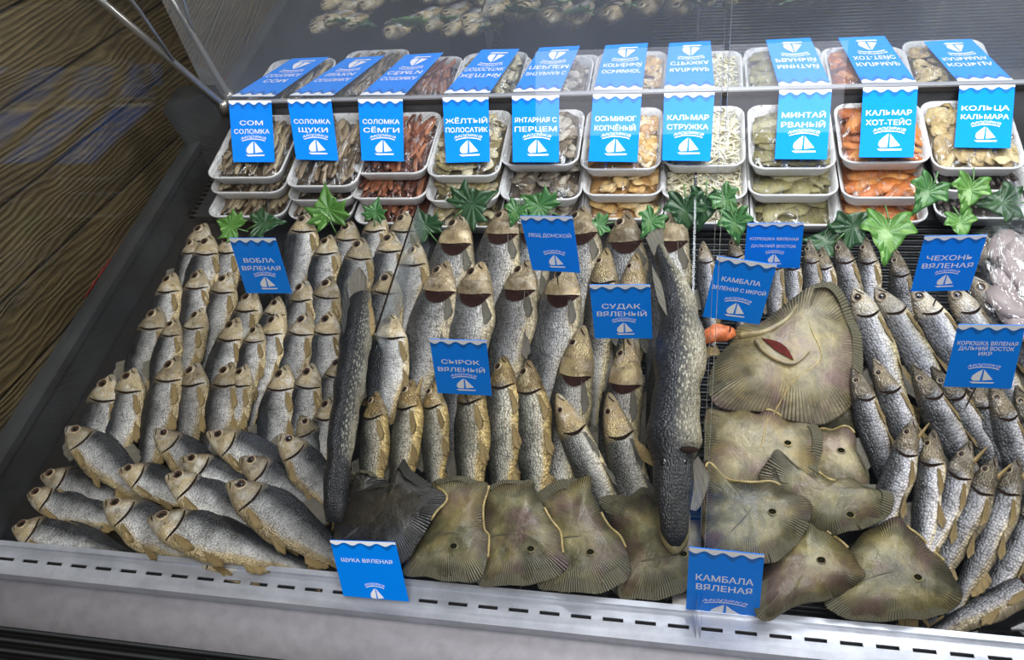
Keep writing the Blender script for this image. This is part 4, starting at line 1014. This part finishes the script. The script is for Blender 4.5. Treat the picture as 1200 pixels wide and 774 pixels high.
# ------------------------------------------------------------------ leaves
def leaf_mat(name, a, b, v):
    t = NT(name); oc = t.coord(); uv = t.n('SeparateXYZ', {0: t.n('UVMap').outputs[0]})
    n1 = t.noise(oc, 60, 4)
    vein = t.ramp(t.math('ABSOLUTE', t.math('SINE', t.math('MULTIPLY', uv.outputs[1], 2.5 * PI))), [(.0, 1.0), (.10, 0.0)])
    base = t.mix(t.math('MULTIPLY', vein, .6), t.mix(n1, a, b), v)
    return t.set(base=base, rough=.38, normal=t.bump(n1, .3, .002))
LM = dict(bright=leaf_mat('bright_leaf', (.050, .165, .024), (.095, .24, .040), (.24, .40, .12)), mid=leaf_mat('mid_leaf', (.030, .115, .028), (.050, .17, .038), (.13, .25, .08)), dark=leaf_mat('dark_leaf', (.012, .048, .016), (.022, .075, .024), (.06, .12, .05)))
ivy = [(0, .02), (.18, -.16), (.44, -.18), (.40, .02), (.56, .26), (.36, .34), (.26, .52), (.12, .74), (0, 1.0)]
maple = [(0, .02), (.14, -.10), (.40, -.24), (.38, -.06), (.62, .04), (.44, .18), (.60, .46), (.34, .40), (.28, .54), (.17, .60), (0, 1.0)]
def leaf(label, px, size, z, heading, tilt, shade, shape=ivy, roll=0.0, fold=.18):
    c = onz(px, z)
    half = np.array(shape); full = np.vstack([half, (half * [-1, 1])[::-1][1:-1]])
    O = spline(np.column_stack([full, np.zeros(len(full))]), 72, True)[:, :2] if shape is ivy else np.vstack([np.linspace(full[i], full[(i + 1) % len(full)], 4, endpoint=False) for i in range(len(full))])
    ce = np.array([0, .30]); N = len(O); V = []; U = []
    for r in (1, .8, .55, .3, .02):
        for i, p in enumerate(O):
            q = ce + (p - ce) * r
            z_ = fold * abs(q[0]) - .22 * (q[1] - .3) ** 2 + .03 * math.sin(i * .9) * r
            V.append((q[0] * size, (q[1] - .35) * size, z_ * size)); U.append((r, i / N * 2))
    F = [(j * N + i, j * N + (i + 1) % N, (j + 1) * N + (i + 1) % N, (j + 1) * N + i) for j in range(4) for i in range(N)] + [tuple(range(4 * N, 5 * N))]
    nv = len(V); V += [(x, y, zz - .0008) for x, y, zz in V[:N]]; F += [tuple(range(nv, nv + N))[::-1]] + [(i, nv + i, nv + (i + 1) % N, (i + 1) % N) for i in range(N)]; U += [(1, 0)] * N
    M = Matrix.Translation(Vector(c)) @ Matrix.Rotation(math.radians(tilt), 4, 'X') @ Matrix.Rotation(math.radians(heading), 4, 'Z') @ Matrix.Rotation(math.radians(roll), 4, 'Y')
    root = thing('ivy_leaf' if shape is ivy else 'vine_leaf', label, 'leaf', M, 'green leaves along the tray edge')
    link('leaf_blade', mesh('leaf_blade', V, F, [LM[shade]], U), root)
    mb = MB(); mb.tube([(0, -.33 * size, .01 * size), (.02 * size, -.5 * size, -.04 * size), (.06 * size, -.72 * size, -.12 * size)], .0011, 6)
    link('stem', mb.build('stem', [LM['mid']], True), root)
for a in [
    ('bright lobed leaf standing against the salmon trays at the left', (384, 243), .060, .105, 10, 48, 'bright', maple),
    ('small green leaf tip in front of the salmon trays', (440, 246), .034, .105, -10, 40, 'mid', maple),
    ('pale green leaf above the roach tag', (268, 264), .045, .095, 70, 30, 'bright', maple),
    ('dark leaf lying right of the pale one over the roach', (312, 262), .050, .090, -80, 20, 'dark', ivy),
    ('dark leaf tuck beside the clear divider at the left', (498, 262), .046, .08, 30, 40, 'dark', maple),
    ('dark green leaf above the first two bream', (556, 238), .062, .115, -60, 40, 'dark', maple),
    ('leaf behind the bream snout left of the bream tag', (604, 250), .034, .115, 160, 40, 'mid', ivy),
    ('dark leaf sprig just above the bream tag', (630, 240), .050, .110, 60, 40, 'mid', maple),
    ('small leaf lying right of the bream tag', (700, 264), .032, .10, 100, 30, 'mid', ivy),
    ('mid green leaf left of the tall dark leaf beside the bream', (762, 262), .038, .118, 150, 35, 'mid', ivy),
    ('tall dark ivy leaf in front of the squid shred trays', (803, 250), .055, .115, 180, 50, 'dark', ivy),
    ('dark ivy leaf by the glass seam', (824, 244), .052, .115, 170, 50, 'dark', ivy),
    ('leaf curling over the shred tray at the glass seam', (852, 236), .040, .125, -140, 40, 'mid', ivy),
    ('hanging green leaf left of the back row smelt tag', (862, 264), .044, .115, 190, 50, 'mid', ivy),
    ('shaded leaf left of the bright leaf over the smelts', (965, 284), .046, .085, 80, 25, 'dark', ivy),
    ('dark pointed leaf in front of the orange squid trays', (1002, 264), .052, .105, -50, 40, 'dark', ivy),
    ('large bright ivy leaf above the smelts', (1040, 276), .064, .100, 175, 25, 'bright', ivy),
    ('dusky leaf over the orange squid tray edge', (1086, 228), .048, .125, 150, 40, 'mid', ivy),
    ('bright leaf on the tray of dark strips', (1136, 226), .046, .128, 165, 40, 'bright', ivy),
    ('small bright leaf above the sabrefish tag', (1126, 264), .038, .10, 190, 30, 'bright', ivy),
    ('dark leaf at the right end of the dark strip trays', (1172, 238), .050, .115, 90, 30, 'dark', ivy)]: leaf(*a)

# ------------------------------------------------------------------ tags
t = NT('tag_blue'); uv = t.n('SeparateXYZ', {0: t.n('UVMap').outputs[0]})
M_blue = t.set(base=(.0, .26, 1.0), rough=.5, spec=.12)
M_blued = NT('tag_deep_blue').set(base=(.0, .15, .58), rough=.45, spec=.25)
M_white_p = NT('tag_white').set(base=(.97, .98, 1.0), rough=.45, spec=.25)
M_pin = plain('black_pin', (.01, .01, .01), .4)
def tube_letters(body, cx, cy, width, height, mat, name, maxw, shear=0.0, bold=.012):
    c = bpy.data.curves.new(name, 'FONT'); c.body = body; c.align_x = 'CENTER'; c.size = 1.0; c.offset = bold; c.resolution_u = 3; c.shear = shear
    o = bpy.data.objects.new(name, c); COL.objects.link(o)
    dg = bpy.context.evaluated_depsgraph_get(); me = bpy.data.meshes.new_from_object(o.evaluated_get(dg))
    bpy.data.objects.remove(o); 
    n = len(me.vertices); A = np.zeros(n * 3, np.float32); me.vertices.foreach_get('co', A); A = A.reshape(-1, 3)
    cap = .73; sx = sy = height / cap; sx *= 1.16
    wd = (A[:, 0].max() - A[:, 0].min()) * sx
    if wd > maxw: sx *= maxw / wd
    xm = (A[:, 0].max() + A[:, 0].min()) / 2
    V = [((x - xm) * sx + cx, y * sy + cy) for x, y, _ in A]; F = [tuple(p.vertices) for p in me.polygons]
    bpy.data.meshes.remove(me)
    return V, F
def price_tag(label, corners, lines, txt, height_full=1.4, cats='price tag', pin=None, logo_y=.68, top_frac=1.0):
    """corners: 3D TL, TR, BR, BL. lettering laid out in (u 0..1, v 0..1 down from the top; v may exceed the visible card)"""
    TL, TR, BR, BL = [np.array(c) for c in corners]
    base = (BL + BR) / 2
    nrm_ = np.cross(TR - TL, TL - BL); nrm_ /= np.linalg.norm(nrm_)
    if np.dot(nrm_, O3 - base) < 0: nrm_ = -nrm_
    def bil(u, v, off=0.0):
        return (TL * (1 - u) + TR * u) * (1 - v) + (BL * (1 - u) + BR * u) * v + nrm_ * off - base
    root = thing('price_tag', label, cats, Matrix.Translation(Vector(base)), 'blue price tags with a white boat')
    N = 40
    uu = np.linspace(0, 1, N + 1)
    wave = .055 + .022 * np.sin(uu * 4 * 2 * PI - .6)
    mb = MB()
    v = [bil(u, q, 0) for q in (0, 1) for u in uu] + [bil(u, q, -.0004) for q in (0, 1) for u in uu]; n = N + 1
    f = [(i, i + 1, n + i + 1, n + i) for i in range(N)] + [(2 * n + i, 3 * n + i, 3 * n + i + 1, 2 * n + i + 1) for i in range(N)]
    f += [(i, 2 * n + i, 2 * n + i + 1, i + 1) for i in range(N)] + [(n + i, n + i + 1, 3 * n + i + 1, 3 * n + i) for i in range(N)] + [(0, n, 3 * n, 2 * n), (N, 2 * n + N, 3 * n + N, n + N)]
    mb.add(v, f, 0)
    link('card', mb.build('card', [M_blue]), root)
    def band(name, lo, hi, off, mat):
        v = [bil(u, a, off) for u, a in zip(uu, lo)] + [bil(u, a, off) for u, a in zip(uu, hi)]
        link(name, mesh(name, v, [(i, i + 1, n + i + 1, n + i) for i in range(N)], [mat], None, False), root)
    band('white_wave', 0 * uu, wave, .0005, M_white_p)
    band('deep_wave', wave - .004, wave + .050 + .020 * np.sin(uu * 3.6 * 2 * PI + .9), .0003, M_blued)
    asp = np.linalg.norm((TR - TL + BR - BL) / 2) / np.linalg.norm((BL - TL + BR - TR) / 2)    # width / height
    mb = MB()
    for tx, vy, hh, mw_ in lines:
        V, F = tube_letters(tx, 0, 0, 1, hh, None, 'letters', mw_ * asp)
        mb.add([bil(.5 + x / asp, vy - y, .0007) for x, y in V], F)
    link('lettering', mb.build('lettering', [M_white_p]), root)
    # boat: two sails, hull, arc and small script above
    mb = MB(); k = asp_x(asp)
    def poly(pts):
        pts = [p for p in pts if logo_y + p[1] * .105 <= .999]
        mb.add([bil(.53 + x * .105 * k, logo_y + y * .105, .0007) for x, y in pts], [tuple(range(len(pts)))])
    cut = lambda pts: [(x, min(y, (.985 - logo_y) / .105)) for x, y in pts]
    poly_raw = lambda pts: mb.add([bil(.53 + x * .105 * k, logo_y + y * .105, .0007) for x, y in cut(pts)], [tuple(range(len(pts)))])
    poly_raw([(-.05, .0), (-.45, .45), (-.82, 1.0), (-.90, 1.5), (-.70, 1.85), (-.12, 1.80), (-.08, 1.0)])
    poly_raw([(.08, .05), (.45, .70), (.98, 1.60), (.10, 1.78)])
    if logo_y + .105 * 2.0 < .99: poly_raw([(-1.0, 2.02), (1.15, 2.0), (1.1, 2.2), (-.72, 2.28)])
    arc = [(math.sin(a) * 2.6, 2.1 - math.cos(a) * 2.45) for a in np.linspace(-.52, .52, 15)]
    arc2 = [(x * 1.0, y + .14) for x, y in arc]
    A_ = [bil(.53 + x * .105 * k, logo_y + (y - .05) * .105, .0007) for x, y in arc + arc2]
    mb.add(A_, [(i, i + 1, 15 + i + 1, 15 + i) for i in range(14)])
    V, F = tube_letters('моряка', 0, 0, 1, .052, None, 'letters', .30, .35, .0)
    def bend(x, y):
        q = x / (.105 * 2.6); return x, y + .105 * (2.45 * math.cos(q * .95) - 2.1) + .018
    mb.add([bil(.53 + bend(x, y)[0] * k, logo_y - bend(x, y)[1], .0007) for x, y in V], F)
    link('boat_emblem', mb.build('boat_emblem', [M_white_p]), root)
    if pin is not None:
        p = MB(); c_ = bil(.5, .97, -.002); p.tube([c_, c_ + [0, 0, -pin]], .0009, 6); link('pin', p.build('pin', [M_pin], True), root)
    return root
def asp_x(asp): return 1.0 / asp
# tags lying from the mirror rail over the trays
def lying(q, yrefl):
    TL, TR = ony(q[0], YM - .006), ony(q[1], YM - .006)
    BL, BR = onz(q[3], .1025), onz(q[2], .1025)
    return TL, TR, BR, BL
def standing(q, zb, lean=0.0):
    BL, BR = onz(q[3], zb), onz(q[2], zb)
    return ony(q[0], BL[1] - lean), ony(q[1], BR[1] - lean), BR, BL
two = lambda a, b, h=.075, w=.84: [(a, .42, h, w), (b, .56, h, w)]
TT = [('catfish strips', [(268, 118), (318, 118), (322, 190), (273.3, 190)], 84.6, two('СОМ', 'СОЛОМКА')), ('pike strips', [(336.8, 117), (387.9, 116.6), (396.6, 188.4), (347.2, 186.8)], 103, two('СОЛОМКА', 'ЩУКИ')),
      ('salmon strips', [(419.5, 116.6), (471.9, 116.4), (473.2, 189.1), (423.8, 188.1)], 92, two('СОЛОМКА', 'СЁМГИ')), ('small yellow fish', [(518.6, 114.6), (572.4, 114), (574, 189.5), (522.7, 190.8)], 88, two('ЖЁЛТЫЙ', 'ПОЛОСАТИК', .075, .93)),
      ('peppered fish', [(599.9, 113), (655.3, 111.9), (655, 190.1), (600.9, 190.1)], 73, two('ЯНТАРНАЯ С', 'ПЕРЦЕМ', .075, .90)), ('octopus', [(695, 110.9), (752, 110.3), (747, 190), (689.6, 189.1)], 86, two('ОСЬМИНОГ', 'КОПЧЁНЫЙ')),
      ('squid shreds', [(778.3, 109.5), (837.4, 108.5), (832.3, 188.8), (775.9, 188.1)], 78, two('КАЛЬМАР', 'СТРУЖКА')), ('pollock', [(913.3, 106), (974.8, 105), (969, 186.8), (907.9, 186.4)], 68, two('МИНТАЙ', 'РВАНЫЙ')),
      ('orange squid', [(1011.5, 103), (1075.7, 101.8), (1070.6, 184.4), (1006.8, 184.4)], 66, two('КАЛЬМАР', 'ХОТ-ТЕЙС')), ('squid rings', [(1124.4, 100.8), (1189.6, 99.5), (1184.2, 173.7), (1118.4, 172.7)], 64, two('КОЛЬЦА', 'КАЛЬМАРА', .075, .86))]
for nm, q, yr, ln in TT:
    price_tag('blue tag with a white boat lying on the tray of %s' % nm, lying(q, yr), ln, None)
price_tag('blue tag with a white boat standing among the roach at the left', standing([(268.5, 279), (322.8, 279), (342.2, 344), (288.7, 343.8)], .105), two('ВОБЛА', 'ВЯЛЕНАЯ'), None, pin=.04)
price_tag('blue tag with one line of lettering standing over the back row of bream', standing([(609.3, 252.9), (671, 253.8), (680, 320), (624.1, 316.7)], .120), [('ЛЕЩ ДОНСКОЙ', .36, .062, .84)], None, pin=.04)
price_tag('blue tag standing on the whitefish in the middle', standing([(503, 397.2), (570, 399.3), (576.3, 464.2), (512.9, 460.9)], .108), two('СЫРОК', 'ВЯЛЕНЫЙ'), None, pin=.04)
price_tag('blue tag standing on the pikeperch left of the speckled pike', standing([(690.8, 333.7), (762, 333.7), (764.5, 396.9), (697.1, 396.9)], .118), two('СУДАК', 'ВЯЛЕНЫЙ', .085), None, pin=.04)
price_tag('tilted blue tag over the orange roe and the whole flounder', standing([(840.2, 300), (910.7, 310.4), (889.7, 380.6), (823.4, 371.4)], .120), [('КАМБАЛА', .36, .072, .66), ('ВЯЛЕНАЯ С ИКРОЙ', .50, .06, .92)], None, pin=.05)
price_tag('blue tag at the back overlapped by the tilted one', standing([(875.9, 261.4), (942.3, 261.4), (937, 314.6), (871.5, 312.4)], .118), [('КОРЮШКА ВЯЛЕНАЯ', .37, .062, .86), ('ДАЛЬНИЙ ВОСТОК', .53, .062, .80)], None, pin=.04)
price_tag('slanting blue tag standing above the pale sabrefish', standing([(1083.5, 276.9), (1157.2, 275.1), (1136.1, 340.5), (1067.2, 342)], .125), two('ЧЕХОНЬ', 'ВЯЛЕНАЯ', .085), None, pin=.04)
price_tag('blue tag with three lines of lettering at the right edge over the smelts', standing([(1123, 380.2), (1202, 381.5), (1185, 456), (1105.5, 453.2)], .120), [('КОРЮШКА ВЯЛЕНАЯ', .30, .058, .90), ('ДАЛЬНИЙ ВОСТОК', .38, .058, .82), ('ИКР', .46, .058, .2)], None, pin=.04)
def on_glass(q):          # leaning on the outside of the front glass
    out = []
    for p in q:
        r = ray(p); g0 = sB + nrm * (.0016 if nrm[1] < 0 else -.0016); out.append(O3 + r * (np.dot(nrm, g0 - O3) / np.dot(nrm, r)))
    return out
price_tag('blue tag leaning on the glass in front of the slotted rail below the dark flounder', on_glass([(386.6, 633.2), (463.1, 635.8), (479.4, 705.7), (402.5, 698.8)]), [('ЩУКА ВЯЛЕНАЯ', .36, .062, .86)], None, logo_y=.80)
price_tag('blue tag standing behind the slotted rail in front of the flounders', standing([(807.8, 641.2), (895.9, 650.4), (889.2, 723.1), (803.9, 714.3)], .047), [('КАМБАЛА', .47, .095, .78), ('ВЯЛЕНАЯ', .62, .095, .76)], None, logo_y=.84)

# ------------------------------------------------------------------ rods, dividers, bag, foil, clamp
def rod_solve(direct, refl):
    best = None
    for d in np.linspace(.02, .8, 400):
        P = ony(direct, YM - d); Q = P.copy(); Q[1] = YM + d; q = proj(Q)
        a, b_ = np.array([268., 112.]), np.array(refl); n = np.array([-(b_ - a)[1], (b_ - a)[0]]); n /= np.linalg.norm(n)
        e = abs(np.dot(q - a, n))
        if best is None or e < best[0]: best = (e, P)
    return best[1]
p0 = ony((264, 125), YM - .012); p1 = rod_solve((118, 0), (202, 0))
d = p1 - p0
rd_ = thing('prop_rod', 'polished metal prop rod rising from the left corner of the mirror', 'rod', Matrix.Translation(Vector(p0)))
mb = MB(); mb.tube([(0, 0, 0), tuple(d * .05), tuple(d * .5), tuple(d * 1.5)], .0062, 14); link('rod', mb.build('rod', [M_rod], True), rd_)
mb = MB(); mb.tube([tuple(d * .42 + [.0, -.004, .012]), tuple(d * .8 + [.03, .0, .022]), tuple(d * 1.3 + [.06, 0, .04])], .0032, 10); link('stay_wire', mb.build('stay_wire', [M_rod], True), rd_)
mb = MB(); mb.tube([(-.004, -.002, -.012), (.0, 0, .012)], .009, 14); link('rod_foot', mb.build('rod_foot', [M_rod], True), rd_)
def plate(name, label, pts, th, M_):
    pts = [np.array(p) for p in pts]; c = np.mean(pts, 0); c[2] = 0
    n = np.cross(pts[1] - pts[0], pts[2] - pts[0]); n /= np.linalg.norm(n)
    k = len(pts); v = [p - c + n * th / 2 for p in pts] + [p - c - n * th / 2 for p in pts]
    f = [tuple(range(k)), tuple(range(k, 2 * k))[::-1]] + [(i, k + i, k + (i + 1) % k, (i + 1) % k) for i in range(k)]
    r = thing(name, label, 'divider', Matrix.Translation(Vector(c)))
    link('plate', mesh('plate', v, f, [M_], None, False), r)
    return r, c
xa = onz((440, 388), .115)
XD = xa[0]
q0, q1, q2 = onx((489, 240), XD), onx((440, 390), XD), onx((507, 300), XD)
r_, c_ = plate('acrylic_divider', 'clear acrylic divider between the roach and the bream', [(XD, q0[1], max(.03, q0[2] - .16)), (XD, q0[1], q0[2]), (XD, q1[1], q1[2]), (XD, q1[1], .03)], .003, M_acryl)
mb = MB(); mb.tube([np.array((XD, q0[1], q0[2])) - c_, np.array((XD, q1[1], q1[2])) - c_], .0014, 6); link('polished_edge', mb.build('polished_edge', [M_gill], True), r_)
xb = onz((813, 300), .11)[0]
qa = onx((813, 243), xb); 
r_, c_ = plate('acrylic_divider', 'clear acrylic divider right of the bream with a dark rear edge', [(xb, .93, .02), (xb, .93, .135), (xb, .62, .12), (xb, .62, .02)], .003, M_acryl)
mb = MB(); mb.tube([np.array((xb, .928, .02)) - c_, np.array((xb, .928, .136)) - c_], .0022, 6); link('rear_edge', mb.build('rear_edge', [M_gill], True), r_)
xc = onz((1186, 250), .11)[0]
r_, c_ = plate('acrylic_divider', 'clear rounded acrylic divider at the far right beside the bag', [(xc, .93, .02), (xc, .93, .10), (xc, .925, .125), (xc, .90, .138), (xc, .60, .120), (xc, .60, .02)], .003, M_acryl)
# clear bag with pale rings
M_pink = flat('pale_pink_squid', (.27, .22, .215), .4, 0, .25, 50, .3)
bg = thing('plastic_bag', 'clear plastic bag of pale pinkish slices at the right edge', 'bag', Matrix.Translation(Vector(onz((1195, 330), 0))))
bb = np.array(onz((1195, 330), 0))
for (px_, py_, z, rx, ry) in [(1192, 292, .125, .030, .042), (1200, 318, .122, .034, .030), (1196, 345, .118, .030, .034), (1210, 365, .112, .034, .040), (1222, 310, .13, .04, .06)]:
    c = onz((px_, py_), z) - bb; n, m = 9, 18; V = []
    for i in range(n):
        a = PI * i / (n - 1)
        for k in range(m):
            q = 2 * PI * k / m; w_ = 1 + .10 * math.sin(2 * q + px_) + .06 * math.sin(5 * q)
            V.append((c[0] + rx * w_ * math.sin(a) * math.cos(q), c[1] + ry * w_ * math.sin(a) * math.sin(q), c[2] - .012 + .011 * math.cos(a) * (1 - .35 * math.exp(-(math.sin(a) * 2) ** 2))))
    link('pale_slice', mesh('pale_slice', V, [(i * m + k, (i + 1) * m + k, (i + 1) * m + (k + 1) % m, i * m + (k + 1) % m) for i in range(n - 1) for k in range(m)], [M_pink]), bg)
V = []; n, m = 12, 24; c = onz((1203, 326), .10) - bb
for i in range(n):
    a = PI * i / (n - 1)
    for k in range(m):
        q = 2 * PI * k / m; w_ = 1 + .05 * math.sin(4 * q + 3 * a) + .03 * math.sin(9 * q)
        V.append((c[0] + .072 * w_ * math.sin(a) ** .7 * math.cos(q), c[1] + .088 * w_ * math.sin(a) ** .7 * math.sin(q), c[2] + .052 * math.cos(a)))
link('bag_film', mesh('bag_film', V, [(i * m + k, (i + 1) * m + k, (i + 1) * m + (k + 1) % m, i * m + (k + 1) % m) for i in range(n - 1) for k in range(m)], [M_film]), bg)
# crumpled black foil under the smelt
n = 40; V = []
x0, x1, y0_, y1_ = onz((960, 600), .01)[0], XR - .02, .352, .66
hts = rng.rand(n, n)
for j in range(n):
    for i in range(n): V.append((x0 + (x1 - x0) * i / (n - 1), y0_ + (y1_ - y0_) * j / (n - 1), .006 + .020 * hts[j, i] * (0 if i in (0, n - 1) or j in (0, n - 1) else 1)))
o = link('black_foil', mesh('black_foil', V, [(j * n + i, j * n + i + 1, (j + 1) * n + i + 1, (j + 1) * n + i) for j in range(n - 1) for i in range(n - 1)], [plain('shiny_black_film', (.012, .012, .013), .12)], None, False))
tag(o, 'crumpled shiny black film lining the deck under the smelts', 'liner')
b = MB(); b.box((XL + .002, .352, .0006), (XD - .004, .969, .0030)); tag(link('deck_liner', b.build('deck_liner', [plain('matt_black_film', (.010, .010, .011), .35)])), 'flat black film under the roach in the left bay', 'liner')
b = MB(); b.box((XD + .004, .36, .0006), (xb - .085, .969, .0030)); tag(link('deck_liner', b.build('deck_liner', [plain('dull_black_film', (.010, .010, .011), .35)])), 'flat black film under the bream and flounders in the middle bay', 'liner')
# glass clamp
cl = thing('glass_clamp', 'small metal clamp holding the glass seam on the rail', 'clamp', Matrix.Translation(Vector(onz((811, 701), .043))))
mb = MB(); mb.box((-.020, -.010, -.002), (.020, .004, .002)); link('clamp_plate', mb.build('clamp_plate', [M_rod]), cl)
mb = MB(); mb.box((-.004, -.012, -.004), (.004, -.006, .016)); mb.box((-.004, .004, -.004), (.004, .008, .016)); link('clamp_jaw', mb.build('clamp_jaw', [M_rod]), cl)

# red paint streak on the planks
a_, b_ = onx((99, 350), -.9995), onx((167, 258), -.9995); mid_ = (a_ + b_) / 2
sp = spline([a_, (a_ * 2 + b_) / 3 + [0, 0, .003], (a_ + 2 * b_) / 3, b_], 24, False) - mid_
V = []
for i, p in enumerate(sp):
    w_ = .0035 * (math.sin(PI * i / 23) ** .5) * (1 + .5 * math.sin(i * 2.1)) + .0006
    V += [p + [.0004, 0, w_], p + [.0004, 0, -w_], p + [-.0003, 0, -w_], p + [-.0003, 0, w_]]
o = link('paint_streak', mesh('paint_streak', V, [(4 * i + k, 4 * i + (k + 1) % 4, 4 * i + 4 + (k + 1) % 4, 4 * i + 4 + k) for i in range(23) for k in range(4)], [flat('red_paint', (.22, .012, .010), .5, 0, .4, 90)]), None, Matrix.Translation(Vector(mid_)))
tag(o, 'thin red paint streak on the dark planks beside the counter', 'paint')
